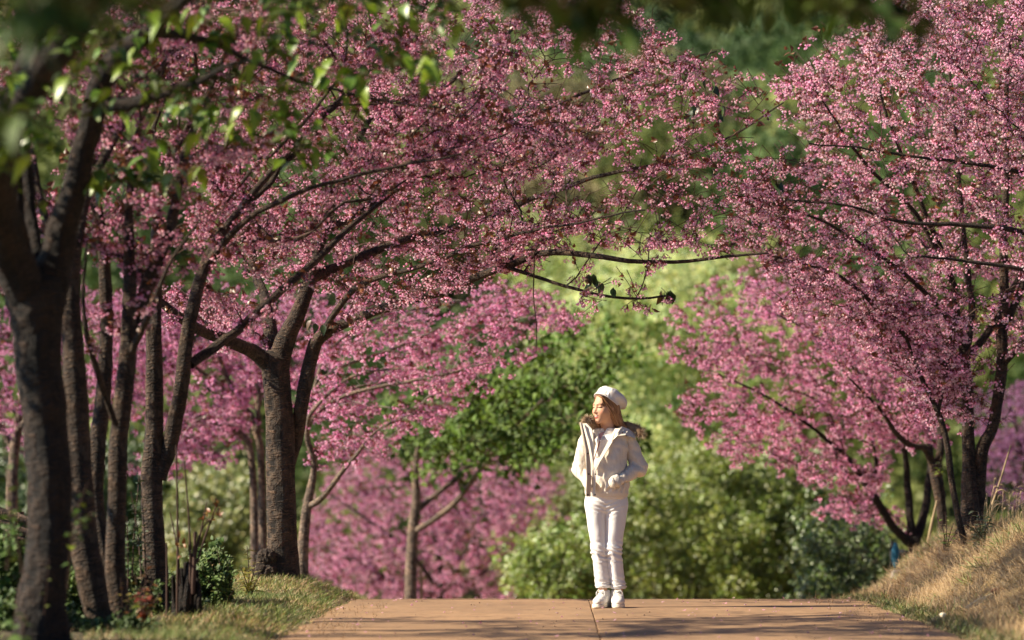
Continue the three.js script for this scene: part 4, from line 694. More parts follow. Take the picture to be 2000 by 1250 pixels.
{ // old stump with dead shoots
  const T = thing('stump', 'dark old stump with dead upright shoots beside the forked cherry', 'stump', at(362, 1215, 22.2)), r = rng(231);
  const stick = (name, spec, mat = barkDark) => { const { pts, rad } = limbCurve(spec, 0.05); part(name, tube(pts, rad, 9, { rough: 0.35 }), mat, T); };
  for (let k = 0; k < 11; k++) { const x = 344 + k * 4 + (r() - 0.5) * 4, w = 9 + 8 * r(), h = 1120 - 55 * r() + Math.abs(k - 5) * 5; stick('stump_stem', [[x, 1240, 22.1 + r() * 0.25, w * 1.3], [x + (r() - 0.5) * 8, 1180, 22.1 + r() * 0.2, w], [x + (r() - 0.5) * 14, h, 22.1 + r() * 0.2, w * 0.6]]); }
  const shoots = [[[346, 1200, 5], [347, 1040, 4.5], [344, 870, 3]], [[372, 1180, 5], [370, 1040, 4], [360, 900, 2.5]], [[384, 1100, 5], [400, 1050, 4], [424, 984, 2.5]], [[380, 1090, 4], [392, 1040, 3.5], [404, 980, 2]], [[378, 1110, 4], [396, 1030, 3], [418, 1010, 2]], [[326, 1220, 5], [326, 1120, 4], [325, 1060, 3]], [[376, 1160, 9], [380, 1090, 8], [381, 1040, 6]], [[352, 1140, 4], [346, 1070, 3], [332, 1000, 2]]];
  for (const s of shoots) stick('shoot', s.map(([x, y, w]) => [x, y, 22.1, w]), twigMat);
  const cols = [[0.3, 0.12, 0.04], [0.22, 0.08, 0.03], [0.34, 0.22, 0.08]];
  for (let k = 0; k < 26; k++) { const a = k < 10 ? [340 + 20 * r(), 1050 + 40 * r()] : [396 + 34 * r(), 980 + 40 * r()]; const m = new THREE.Mesh(leafGeo(0.05, 0.012, cols[k % 3]), leafMat); m.name = 'leaf'; m.position.copy(at(a[0], a[1], 22.1)).sub(T.position); m.rotation.set(r() * 3, r() * 6, r() * 3); T.add(m); }
}
{ // dark curled leaves at the ends of the long bough
  const r = rng(241);
  for (const [x, y, n] of [[1155, 540, 7], [1302, 572, 8], [1385, 160, 4], [1405, 210, 4], [1362, 210, 3], [1520, 352, 4], [620, 630, 3], [1186, 560, 4]]) for (let k = 0; k < n; k++) { const m = new THREE.Mesh(leafGeo(0.09, 0.026, [[0.03, 0.055, 0.012], [0.05, 0.09, 0.016], [0.12, 0.06, 0.02]][k % 3]), leafMat); m.name = 'leaf'; m.position.copy(at(x + (r() - 0.5) * 26, y + (r() - 0.5) * 14, 26.6)).sub(middle.position); m.rotation.set((r() - 0.5), r() * 6.28, -0.9 - r() * 0.8, 'YXZ'); middle.add(m); }
  const { pts, rad } = limbCurve([[1044, 500, 26.9, 3], [1042, 580, 26.9, 2.6], [1048, 640, 26.9, 2.2], [1047, 688, 26.9, 1.4]], 0.05); part('branch', tube(pts, rad, 5), twigMat, middle);
}
{ // canes
  const cane = (label, spec) => { const T = thing('dry_cane', label, 'stick', at(...spec[0].slice(0, 3))), { pts, rad } = limbCurve(spec, 0.06); part('cane', tube(pts, rad, 7, { rough: 0.1 }), new THREE.MeshStandardMaterial({ color: RGB(0.34, 0.25, 0.14), roughness: 0.8 }), T); };
  cane('pale dry cane leaning between the three-limbed tree and the reddish trunk', [[1808, 1085, 32, 6], [1818, 1030, 32, 6], [1830, 978, 32, 4]]);
  cane('thin dry cane leaning on the right bank behind the paired trunks', [[1938, 985, 29.6, 5], [1950, 950, 29.6, 4], [1974, 870, 29.6, 3]]);
  cane('short pale stake standing at the crest beside the thin pale trunk', [[822, 1175, 40, 6], [823, 1140, 40, 6], [822, 1108, 40, 5]]);
}
{ // feathery grass heads at the right edge
  const r = rng(251), list = [];
  for (let k = 0; k < 46; k++) { const x = 1915 + 100 * r(), y = 1045 + 15 * r(), d = 28.4 + 2 * r(), h = 60 + 55 * r(), lean = 30 * (r() - 0.25); const P = at(x, y, d); P.y = groundY(P.x, d) - 0.02; const Q = at(x + lean * 0.5, y - h * 0.7, d), R = at(x + lean * 1.3, y - h, d), S = at(x + lean * 2.1, y - h * 0.95, d); list.push(tube(new THREE.CatmullRomCurve3([P, Q, R, S]).getPoints(8), [0.002, 0.002, 0.002, 0.002, 0.002, 0.004, 0.008, 0.007, 0.001], 4)); }
  const g = part('plume_grass', mergeGeometries(list), new THREE.MeshStandardMaterial({ color: RGB(0.46, 0.34, 0.2), roughness: 1 }), null, 'stuff'); tag(g, 'tall dry plume grass at the right edge of the bank');
}
{ // teal bundle in the dry grass under the three-limbed tree
  const T = thing('cloth_bundle', 'small teal blue bundle with dark folds standing in the dry grass', 'bundle', at(1749, 1112, 35)), c = at(1749, 1085, 35), u = 35 / FPX;
  const lump = (sx, sy, sz, off, seed) => { const g = new THREE.IcosahedronGeometry(1, 4), p = g.attributes.position; for (let i = 0; i < p.count; i++) { const v = V(p.getX(i), p.getY(i), p.getZ(i)), k = 1 + 0.22 * fbm(v.x * 1.6 + seed, v.y * 0.8, v.z * 1.6, 3), taper = 1 - 0.25 * Math.max(0, -v.y); p.setXYZ(i, v.x * sx * k * taper + off.x, v.y * sy * k + off.y, v.z * sz * k * taper + off.z); } g.computeVertexNormals(); return g; };
  part('cloth', lump(8 * u, 25 * u, 8 * u, c, 1), new THREE.MeshStandardMaterial({ color: RGB(0.012, 0.13, 0.19), roughness: 0.75 }), T);
  const dark = new THREE.MeshStandardMaterial({ color: RGB(0.012, 0.014, 0.016), roughness: 0.9 });
  part('dark_fold', lump(5 * u, 26 * u, 6 * u, at(1742, 1082, 35.1), 5), dark, T);
  part('dark_fold', lump(12 * u, 7 * u, 8 * u, at(1764, 1080, 35.1), 9), dark, T);
}
function rock(name, label, cat, c, s, mat, seed) { const g = new THREE.IcosahedronGeometry(1, 4), p = g.attributes.position; for (let i = 0; i < p.count; i++) { const v = V(p.getX(i), p.getY(i), p.getZ(i)); v.multiplyScalar(1 + 0.5 * fbm(v.x * 1.2 + seed, v.y * 1.2, v.z * 1.2, 4)); p.setXYZ(i, v.x * s[0] + c.x, v.y * s[1] + c.y, v.z * s[2] + c.z); } g.computeVertexNormals(); const m = part(name, g, mat, null); return tag(m, label, cat); }
const stoneMat = new THREE.MeshStandardMaterial({ color: RGB(0.36, 0.30, 0.23), roughness: 0.95, bumpMap: barkBump, bumpScale: 0.01 });
rock('stone', 'pale rounded stone in the dry grass below the teal bundle', 'stone', at(1754, 1126, 31), [0.075, 0.062, 0.06], stoneMat, 3);
rock('stone', 'small whitish stone on the grassy edge of the road, right side', 'stone', at(1841, 1201, 22.4), [0.022, 0.016, 0.018], new THREE.MeshStandardMaterial({ color: RGB(0.7, 0.62, 0.45), roughness: 0.9 }), 8);
{ // soil scrape and broken straws on the bank
  const c = at(1952, 1130, 23.6); c.y = groundY(c.x, 23.6) + 0.015;
  rock('soil_clod', 'dark reddish clod of loose soil on the bank by broken stalks', 'soil', c, [0.06, 0.025, 0.05], new THREE.MeshStandardMaterial({ color: RGB(0.1, 0.035, 0.02), roughness: 1 }), 12);
  const r = rng(262);
  [[1890, 1143, 1925, 1140], [1886, 1146, 1930, 1146], [1916, 1126, 1938, 1133], [1905, 1135, 1928, 1143]].forEach(([x0, y0, x1, y1], k) => { const f = (x, y) => { const p = at(x, y, 23.3); p.y = groundY(p.x, 23.3) + 0.05 + 0.02 * r(); return p; }, a = f(x0, y0), b = f(x1, y1); const m = part('broken_stalk', tube([a, a.clone().lerp(b, 0.5).add(V(0, 0.012, 0)), b], [0.006, 0.005, 0.003], 6), new THREE.MeshStandardMaterial({ color: RGB(0.66, 0.55, 0.36), roughness: 0.8 }), null); tag(m, ['upper of two parallel pale stalks lying below the soil clod', 'lower of two parallel pale stalks lying below the soil clod', 'pale broken stalk touching the soil clod on its upper left', 'short pale stalk slanting down between the clod and the parallel stalks'][k], 'stalk', 'pale broken stalks on the right bank'); });
}
{ // weathered beam behind the thick trunk
  const T = thing('timber', 'weathered grey timbers sloping down behind the thick dark trunk', 'timber', at(10, 1040, 24)), mat = new THREE.MeshStandardMaterial({ map: barkMap, color: RGB(2.3, 2.35, 2.5), bumpMap: barkBump, bumpScale: 0.012, roughness: 0.95 });
  [[-60, 985, 60, 1020, 20], [-60, 1002, 60, 1042, 18], [-60, 1024, 55, 1058, 12]].forEach(([x0, y0, x1, y1, w]) => { const { pts, rad } = limbCurve([[x0, y0, 24, w], [(x0 + x1) / 2, (y0 + y1) / 2 - 2, 24, w], [x1, y1, 24, w * 0.9]], 0.06); part('log', tube(pts, rad, 9, { rough: 0.1 }), mat, T); });
  for (const x of [-40, 40]) { const { pts, rad } = limbCurve([[x, 1000, 24.1, 14], [x + 2, 1100, 24.1, 15], [x, 1200, 24.1, 16]], 0.08); part('post', tube(pts, rad, 8, { rough: 0.1 }), mat, T); }
}
// ------------------------------------------------------------------ the walker: fields meshed with surface nets
const PX = (x) => (x - 1185) * 0.003877, PY = (y) => (1185 - y) * 0.003877;
const sm = (a, b, k) => { const h = Math.max(k - Math.abs(a - b), 0) / k; return Math.min(a, b) - h * h * k * 0.25; };
const smMax = (a, b, k) => -sm(-a, -b, k);
function capsule(a, b, r0, r1) { const bx = b[0] - a[0], by = b[1] - a[1], bz = b[2] - a[2], L = bx * bx + by * by + bz * bz; return (x, y, z) => { const t = clamp(((x - a[0]) * bx + (y - a[1]) * by + (z - a[2]) * bz) / L, 0, 1), dx = x - a[0] - t * bx, dy = y - a[1] - t * by, dz = z - a[2] - t * bz; return Math.sqrt(dx * dx + dy * dy + dz * dz) - lerp(r0, r1, t); }; }
function ell(c, r) { const m = Math.min(...r); return (x, y, z) => { const a = (x - c[0]) / r[0], b = (y - c[1]) / r[1], d = (z - c[2]) / r[2], k = Math.sqrt(a * a + b * b + d * d), g = Math.sqrt((a / r[0]) ** 2 + (b / r[1]) ** 2 + (d / r[2]) ** 2); return k < 1e-6 ? -m : k * (k - 1) / g; }; }
// stacked ellipses: rows [y, half width, half depth, centre x, centre z]; p>2 squares the section
function stack(rows, yaw = 0, p = 2.3) {
  const c = Math.cos(yaw), s = Math.sin(yaw), n = rows.length;
  return (x, y, z) => {
    let k = 0; while (k < n - 2 && y > rows[k + 1][0]) k++;
    const A = rows[k], B = rows[k + 1]; let t = clamp((y - A[0]) / (B[0] - A[0]), 0, 1); t = t * t * (3 - 2 * t);
    const w = lerp(A[1], B[1], t), d = lerp(A[2], B[2], t), X = x - lerp(A[3] || 0, B[3] || 0, t), Z = z - lerp(A[4] || 0, B[4] || 0, t), u = X * c - Z * s, v = X * s + Z * c;
    const q = Math.pow(Math.pow(Math.abs(u) / w, p) + Math.pow(Math.abs(v) / d, p), 1 / p), dd = (q - 1) * Math.min(w, d), cap = Math.max(rows[0][0] - y, y - rows[n - 1][0]);
    return Math.max(dd, cap);
  };
}
function nets(f, lo, hi, h, colour) {
  const n = [0, 1, 2].map((k) => Math.ceil((hi[k] - lo[k]) / h) + 1), [nx, ny, nz] = n, F = new Float32Array(nx * ny * nz), at3 = (i, j, k) => (k * ny + j) * nx + i;
  for (let k = 0; k < nz; k++) for (let j = 0; j < ny; j++) for (let i = 0; i < nx; i++) F[at3(i, j, k)] = f(lo[0] + i * h, lo[1] + j * h, lo[2] + k * h);
  const id = new Int32Array(nx * ny * nz).fill(-1), pos = [], idx = [];
  for (let k = 0; k < nz - 1; k++) for (let j = 0; j < ny - 1; j++) for (let i = 0; i < nx - 1; i++) {
    let m = 0, c = 0, X = 0, Y = 0, Z = 0; const v = [];
    for (let q = 0; q < 8; q++) { const a = F[at3(i + (q & 1), j + (q >> 1 & 1), k + (q >> 2))]; v.push(a); if (a < 0) m++; }
    if (m === 0 || m === 8) continue;
    for (let q = 0; q < 8; q++) for (const b of [1, 2, 4]) if (!(q & b)) { const A = v[q], B = v[q | b]; if ((A < 0) !== (B < 0)) { const t = A / (A - B); X += (q & 1) + (b === 1 ? t : 0); Y += (q >> 1 & 1) + (b === 2 ? t : 0); Z += (q >> 2) + (b === 4 ? t : 0); c++; } }
    id[at3(i, j, k)] = pos.length / 3; pos.push(lo[0] + (i + X / c) * h, lo[1] + (j + Y / c) * h, lo[2] + (k + Z / c) * h);
  }
  const quad = (a, b, c, d, flip) => { if (a < 0 || b < 0 || c < 0 || d < 0) return; if (flip) idx.push(a, c, b, a, d, c); else idx.push(a, b, c, a, c, d); };
  for (let k = 1; k < nz - 1; k++) for (let j = 1; j < ny - 1; j++) for (let i = 1; i < nx - 1; i++) {
    const s = F[at3(i, j, k)] < 0;
    if (s !== F[at3(i + 1, j, k)] < 0) quad(id[at3(i, j - 1, k - 1)], id[at3(i, j, k - 1)], id[at3(i, j, k)], id[at3(i, j - 1, k)], !s);
    if (s !== F[at3(i, j + 1, k)] < 0) quad(id[at3(i - 1, j, k - 1)], id[at3(i - 1, j, k)], id[at3(i, j, k)], id[at3(i, j, k - 1)], !s);
    if (s !== F[at3(i, j, k + 1)] < 0) quad(id[at3(i - 1, j - 1, k)], id[at3(i, j - 1, k)], id[at3(i, j, k)], id[at3(i - 1, j, k)], !s);
  }
  const nor = [], col = colour ? [] : null, uv = [], e = h * 0.6;
  for (let q = 0; q < pos.length; q += 3) { const x = pos[q], y = pos[q + 1], z = pos[q + 2], g = V(f(x + e, y, z) - f(x - e, y, z), f(x, y + e, z) - f(x, y - e, z), f(x, y, z + e) - f(x, y, z - e)).normalize(); nor.push(g.x, g.y, g.z); uv.push(x + z, y); if (col) col.push(...colour(x, y, z)); }
  return geom(pos, idx, uv, col, nor);
}
{
  const T = thing('person', 'person in cream jacket, white trousers and white beret standing on the road, hands in pockets', 'person', V(at(1185, 1185, 26).x, 0, -26));
  const put = (name, geo, mat, parent = T) => { const m = new THREE.Mesh(geo, mat); m.name = name; m.castShadow = m.receiveShadow = true; parent.add(m); return m; };
  const clothBump = tex(256, (u, v) => 0.6 * tn(u, v, 64, 101, 2) + 0.4 * tn(u, v, 8, 103, 3)); 
  const cb = clothBump.clone(); cb.repeat.set(3, 3); cb.needsUpdate = true;
  const cloth = (r, g, b, o = {}) => new THREE.MeshPhysicalMaterial({ color: RGB(r, g, b), roughness: 0.85, bumpMap: cb, bumpScale: 0.0025, sheen: 0.3, sheenRoughness: 0.8, side: THREE.DoubleSide, ...o });
  const mJacket = cloth(0.74, 0.66, 0.56), mTrousers = cloth(0.80, 0.77, 0.745), mBlouse = cloth(0.80, 0.74, 0.68), mTan = cloth(0.64, 0.51, 0.39), mHat = cloth(0.76, 0.71, 0.67, { sheen: 0.8 }), mShoe = cloth(0.78, 0.74, 0.68), mPink = cloth(0.72, 0.36, 0.32);
  const mSkin = new THREE.MeshPhysicalMaterial({ vertexColors: true, roughness: 0.5, specularIntensity: 0.5 });
  // ---- head field (own axes: face towards +z), then turned to her right
  const HY = 1.075, hc = [-0.012, PY(795), 0.005], yaw = -0.9, pitch = 0.0, cy = Math.cos(yaw), sy = Math.sin(yaw);
  const toHead = (x, y, z) => { x -= hc[0]; y -= hc[1]; z -= hc[2]; return [(x * cy - z * sy) / HY, y / HY, (x * sy + z * cy) / HY]; };
  const fromHead = (x, y, z) => { x *= HY; y *= HY; z *= HY; return [hc[0] + x * cy + z * sy, hc[1] + y, hc[2] - x * sy + z * cy]; };
  const skull = ell([0, 0.022, -0.012], [0.073, 0.092, 0.09]), jaw = ell([0, -0.048, 0.026], [0.054, 0.064, 0.058]), chin = ell([0, -0.1, 0.066], [0.02, 0.016, 0.017]), cheekL = ell([0.034, -0.034, 0.056], [0.024, 0.023, 0.02]), cheekR = ell([-0.034, -0.034, 0.056], [0.024, 0.023, 0.02]);
  const nose = capsule([0, 0.004, 0.078], [0, -0.035, 0.096], 0.0075, 0.0105), wL = ell([0.011, -0.038, 0.086], [0.008, 0.0065, 0.009]), wR = ell([-0.011, -0.038, 0.086], [0.008, 0.0065, 0.009]);
  const sockL = ell([0.031, 0.0, 0.092], [0.018, 0.011, 0.014]), sockR = ell([-0.031, 0.0, 0.092], [0.018, 0.011, 0.014]), lidL = ell([0.030, -0.001, 0.0715], [0.0155, 0.0095, 0.0115]), lidR = ell([-0.030, -0.001, 0.0715], [0.0155, 0.0095, 0.0115]);
  const brow = ell([0, 0.018, 0.072], [0.044, 0.009, 0.012]), lipU = ell([0, -0.0605, 0.0835], [0.027, 0.0042, 0.008]), lipD = ell([0, -0.0755, 0.081], [0.019, 0.0055, 0.009]), mouth = ell([0, -0.0675, 0.092], [0.023, 0.0062, 0.013]), earL = ell([0.075, -0.012, -0.008], [0.009, 0.026, 0.015]), earR = ell([-0.075, -0.012, -0.008], [0.009, 0.026, 0.015]);
  const headF = (x, y, z) => { let d = sm(skull(x, y, z), jaw(x, y, z), 0.05); d = sm(d, chin(x, y, z), 0.03); d = sm(d, cheekL(x, y, z), 0.022); d = sm(d, cheekR(x, y, z), 0.022); d = sm(d, brow(x, y, z), 0.02); d = smMax(d, -sockL(x, y, z), 0.012); d = smMax(d, -sockR(x, y, z), 0.012); d = sm(d, lidL(x, y, z), 0.004); d = sm(d, lidR(x, y, z), 0.004); d = sm(d, nose(x, y, z), 0.012); d = sm(d, wL(x, y, z), 0.006); d = sm(d, wR(x, y, z), 0.006); const c = 0.012 * (Math.abs(x) / 0.024) ** 2; d = sm(d, lipU(x, y - c * 0.5, z + c), 0.005); d = sm(d, lipD(x, y - c * 0.5, z + c), 0.006); d = smMax(d, -mouth(x, y - c * 0.6, z + c), 0.004); d = sm(d, earL(x, y, z), 0.008); d = sm(d, earR(x, y, z), 0.008); return d; };
  const neck = capsule([0.012, 1.30, -0.03], [0.002, 1.44, -0.012], 0.056, 0.05);
  const skinF = (x, y, z) => { const p = toHead(x, y, z); return sm(headF(p[0], p[1], p[2]) * HY, neck(x, y, z), 0.025); };
  const skinC = (x, y, z) => {
    const [a, b, c] = toHead(x, y, z); let s = [0.62, 0.345, 0.215];
    const mix = (t, k) => { t = clamp(t, 0, 1); s = s.map((v, i) => lerp(v, k[i], t)); };
    if (c > 0.03) {
      const cv = 0.012 * (Math.abs(a) / 0.024) ** 2;
      mix(0.45 * (1 - smoothstep(Math.hypot((Math.abs(a) - 0.04) / 0.024, (b + 0.035) / 0.02), 0.4, 1)), [0.66, 0.25, 0.17]);
      mix(1 - smoothstep(Math.hypot(a / 0.025, (b - cv * 0.5 + 0.0685) / 0.013), 0.75, 1.05), [0.5, 0.12, 0.1]);
      mix(1 - smoothstep(Math.hypot(a / 0.02, (b - cv * 0.6 + 0.0672) / 0.0048), 0.7, 1), [0.06, 0.015, 0.012]);
      for (const e of [-1, 1]) { const u = (a * e - 0.03) / 0.017, bow = -0.0035 * u * u; mix(1 - smoothstep(Math.abs(b + 0.002 - bow) / 0.0028 + Math.max(0, Math.abs(u) - 1) * 4, 0.6, 1.3), [0.02, 0.012, 0.01]); mix(0.85 * (1 - smoothstep(Math.abs(b - 0.0215 + 0.004 * (u - 0.2) ** 2) / 0.0032 + Math.max(0, Math.abs(u - 0.15) - 1.15) * 4, 0.5, 1.3)), [0.06, 0.03, 0.02]); }
      for (const e of [-1, 1]) mix(0.7 * (1 - smoothstep(Math.hypot((a * e - 0.0075) / 0.004, (b + 0.0445) / 0.003), 0.5, 1)), [0.15, 0.05, 0.035]);
    }
    return s;
  };
  const head = nets(skinF, [-0.14, 1.29, -0.14], [0.12, 1.665, 0.15], 0.0026, skinC);
  // ---- the rest of the body, under the clothes
  const bodyParts = [stack([[0.80, 0.10, 0.06, -0.004], [0.95, 0.115, 0.085, 0], [1.1, 0.12, 0.085, 0], [1.26, 0.115, 0.07, 0.003], [1.325, 0.06, 0.05, 0.008]], -0.38), capsule([-0.085, 0.776, 0], [-0.062, 0.438, 0.01], 0.07, 0.046), capsule([-0.062, 0.438, 0.01], [-0.03, 0.1, -0.005], 0.046, 0.033), capsule([0.07, 0.776, 0], [0.05, 0.438, 0.01], 0.07, 0.046), capsule([0.05, 0.438, 0.01], [0.088, 0.1, -0.005], 0.046, 0.033), capsule([0.15, 1.26, -0.02], [0.25, 1.06, -0.03], 0.042, 0.036), capsule([0.25, 1.06, -0.03], [0.07, 0.955, 0.1], 0.034, 0.026), capsule([-0.15, 1.25, 0], [-0.2, 1.05, 0], 0.042, 0.036), capsule([-0.2, 1.05, 0], [-0.14, 0.94, 0.06], 0.034, 0.026),
    capsule([0.07, 0.955, 0.1], [0.03, 0.935, 0.085], 0.026, 0.03), capsule([-0.14, 0.94, 0.06], [-0.11, 0.91, 0.06], 0.026, 0.028)];
  for (const [p, q] of [[[0.03, 0.935, 0.085], -1], [[-0.11, 0.91, 0.055], 1]]) { for (let k = 0; k < 4; k++) bodyParts.push(capsule([p[0], p[1] + 0.02 - k * 0.014, p[2]], [p[0] + q * (0.05 + 0.012 * (k === 1 || k === 2)), p[1] - 0.01 - k * 0.016, p[2] - 0.01], 0.009, 0.008)); bodyParts.push(capsule([p[0] - q * 0.02, p[1] + 0.02, p[2]], [p[0] + q * 0.02, p[1] + 0.045, p[2] + 0.005], 0.010, 0.008)); }
  const bodyF = (x, y, z) => { let d = 1; for (const f of bodyParts) d = sm(d, f(x, y, z), 0.02); return sm(d, neck(x, y, z), 0.03); };
  const low = nets((x, y, z) => Math.max(bodyF(x, y, z), y - 1.302), [-0.3, 0.06, -0.14], [0.34, 1.32, 0.17], 0.012, () => [0.62, 0.345, 0.215]);
  const body = put('body', mergeGeometries([head, low]), mSkin);
  { // teeth
    const g = nets((x, y, z) => ell([0, 0, 0], [0.0195, 0.0052, 0.012])(x, y - 9 * x * x, z + 12 * x * x), [-0.024, -0.012, -0.02], [0.024, 0.012, 0.016], 0.0016), p = g.attributes.position, nn = g.attributes.normal;
    for (let i = 0; i < p.count; i++) { p.setXYZ(i, ...fromHead(p.getX(i), p.getY(i) - 0.0655, p.getZ(i) + 0.0775)); const v = fromHead(nn.getX(i), nn.getY(i), nn.getZ(i)), w = fromHead(0, 0, 0); nn.setXYZ(i, v[0] - w[0], v[1] - w[1], v[2] - w[2]); }
    put('teeth', g, new THREE.MeshStandardMaterial({ color: RGB(0.8, 0.74, 0.68), roughness: 0.3 }), body);
  }
  // ---- hair: a cap under the beret, then long strands to her back
  const mHair = new THREE.MeshPhysicalMaterial({ vertexColors: true, roughness: 0.42, sheen: 0.4, side: THREE.DoubleSide });
  {
    const r = rng(700), list = [];
    const strand = (P, w0, c) => { const cv = new THREE.CatmullRomCurve3(P.map((p) => V(...p))), pts = cv.getPoints(9), g = tube(pts, pts.map((_, i) => w0 * (1 - 0.75 * (i / 9) ** 2)), 4); g.deleteAttribute('uv'); const n = g.attributes.position.count, col = new Float32Array(n * 3); for (let i = 0; i < n; i++) { const t = Math.min(1, i / n), m = lerp(0.6, 1.15, t); col.set([c[0] * m, c[1] * m, c[2] * m], i * 3); } g.setAttribute('color', new THREE.BufferAttribute(col, 3)); list.push(g); };
    const tones = [[0.42, 0.2, 0.085], [0.5, 0.26, 0.12], [0.3, 0.13, 0.055], [0.2, 0.085, 0.04], [0.58, 0.34, 0.17]];
    for (let k = 0; k < 300; k++) {                                 // her left side (towards the camera) and back, sweeping behind the ear
      const a = lerp(0.62, 2.6, r()), up = lerp(0.01, 0.085, r()), R = 0.079, s = Math.sin(a), c = Math.cos(a);
      const A = fromHead(s * R * 0.97, up, c * R * 1.12 - 0.005), B = fromHead(s * (R + 0.006), up - 0.055, c * R * 0.8 - 0.032), C = fromHead(s * (R + 0.004), -0.1 - 0.02 * r(), c * R * 0.5 - 0.07 - 0.015 * r()), D = fromHead(s * 0.085 + 0.012 * (r() - 0.5), -0.15 - 0.03 * r(), c * 0.02 - 0.115 - 0.05 * r());
      strand([A, B, C, D], 0.0042, tones[Math.floor(r() * 5)]);
    }
    for (let k = 0; k < 90; k++) {                                  // far side, beside the far cheek and down in front of the shoulder
      const a = -lerp(0.95, 2.5, r()), up = lerp(0.0, 0.085, r()), R = 0.079, s = Math.sin(a), c = Math.cos(a);
      strand([fromHead(s * R * 0.97, up, c * R * 1.12 - 0.005), fromHead(s * (R + 0.004), up - 0.06, c * R * 0.9 - 0.01), fromHead(s * 0.08, -0.11, c * 0.06), fromHead(s * 0.07 + 0.015 * r(), -0.17 - 0.03 * r(), 0.02 + 0.03 * (r() - 0.5))], 0.0042, tones[Math.floor(r() * 4)]);
    }
    for (let k = 0; k < 60; k++) { const s = -0.03 + 0.07 * r(); const A = fromHead(-0.02 + s * 0.3, 0.09, 0.066), B = fromHead(0.04 + s * 0.3, 0.062, 0.062), C = fromHead(0.071 + 0.005 * r(), 0.012, 0.03 - 0.01 * r()), D = fromHead(0.078, -0.045, -0.02 - 0.02 * r()); strand([A, B, C, D], 0.0032, tones[Math.floor(r() * 3)]); }
    const hs = put('hair', mergeGeometries(list), mHair, body);
    const cap = ell([0, 0.026, -0.022], [0.0785, 0.09, 0.092]), tail = ell([0, -0.06, -0.07], [0.066, 0.09, 0.036]);
    const g = nets((x, y, z) => { const p = toHead(x, y, z); let d = sm(cap(p[0], p[1], p[2]), tail(p[0], p[1], p[2]), 0.04); const front = p[2] - lerp(0.012, 0.062, smoothstep(p[1], -0.02, 0.085)); return smMax(d, front, 0.01) * HY; }, [-0.16, 1.33, -0.15], [0.14, 1.66, 0.15], 0.005, (x, y, z) => { const n = 0.5 + 0.5 * noise(x * 160, y * 12, z * 160); return [lerp(0.16, 0.34, n), lerp(0.065, 0.155, n), lerp(0.03, 0.065, n)]; });
    put('hair_mass', g, mHair, hs);
  }
  { // beret, slanting down to the back of her head
    const tilt = -0.62, ct = Math.cos(tilt), st = Math.sin(tilt);
    const toHat = (x, y, z) => { const p = toHead(x, y, z); const Y = p[1] - 0.034, Z = p[2] + 0.012, X = p[0] - 0.004; const y2 = Y * ct + Z * st, z2 = -Y * st + Z * ct; return [X, y2, z2]; };
    const crownE = ell([0.008, 0.054, -0.022], [0.102, 0.05, 0.122]), bandE = ell([0, 0.0, 0.0], [0.085, 0.06, 0.107]);
    const f = (x, y, z) => { const [a, b, c] = toHat(x, y, z); let d = sm(crownE(a, b, c), bandE(a, b, c), 0.02); d += 0.006 * noise(a * 24, b * 10, c * 18) + 0.003 * noise(a * 60, b * 30, c * 60); d = smMax(d, -(b + 0.004), 0.006); return d * HY; };
    const hat = put('beret', nets(f, [-0.19, 1.4, -0.19], [0.2, 1.72, 0.18], 0.0034), mHat);
    const inv = (a, b, c) => { const Y = b * ct - c * st, Z = b * st + c * ct; return fromHead(a + 0.004, Y + 0.034, Z - 0.012); };
    const s0 = V(...inv(0.006, 0.098, -0.03)), s1 = V(...inv(0.008, 0.118, -0.034)); put('stalk', tube([s0, s0.clone().lerp(s1, 0.5), s1], [0.0055, 0.005, 0.0045], 8), mHat, hat);
    const ring = []; for (let k = 0; k <= 40; k++) { const a = k / 40 * 6.2832; ring.push(V(...inv(0.0855 * Math.sin(a), -0.001, 0.1075 * Math.cos(a)))); } put('hat_band', tube(ring, ring.map(() => 0.0042), 6), mHat, hat);
  }
  // ---- blouse and pink undershirt
  const tyaw = 0.38;
  const shirt = stack([[0.82, 0.15, 0.105, 0.0], [1.0, 0.145, 0.108, 0.0], [1.15, 0.148, 0.112, 0], [1.26, 0.14, 0.098, 0.002, -0.005], [1.315, 0.085, 0.07, 0.006, -0.015], [1.352, 0.064, 0.06, 0.008, -0.016]], -tyaw);
  const vneck = (x, y, z) => { const cx = -0.045 - (1.33 - y) * 0.10; return Math.max(Math.abs(x - cx) - Math.max(0, (y - 1.265) * 0.5), -z + 0.02); };
  put('blouse', nets((x, y, z) => smMax(shirt(x, y, z) + 0.004 * noise(x * 30, y * 9, z * 30), -vneck(x, y, z), 0.004), [-0.22, 0.8, -0.16], [0.22, 1.37, 0.17], 0.005), mBlouse);
  put('undershirt', nets((x, y, z) => shirt(x, y, z) + 0.008 + Math.max(0, y - 1.315) * 2, [-0.2, 1.0, -0.16], [0.2, 1.36, 0.16], 0.006), mPink);
  { const edge = []; for (let k = 0; k <= 14; k++) { const t = k / 14; edge.push(V(lerp(PX(1172), PX(1157), t), lerp(PY(858), PY(905), t), 0.112 + 0.01 * t)); } put('blouse_trim', tube(edge, edge.map(() => 0.0035), 6), cloth(0.42, 0.1, 0.08)); for (const [x, y] of [[1172, 861], [1168, 878], [1165, 893]]) { const b = new THREE.SphereGeometry(0.006, 10, 8); b.scale(1, 1, 0.5); b.translate(PX(x), PY(y), 0.122); put('blouse_button', b, cloth(0.85, 0.8, 0.74)); } }
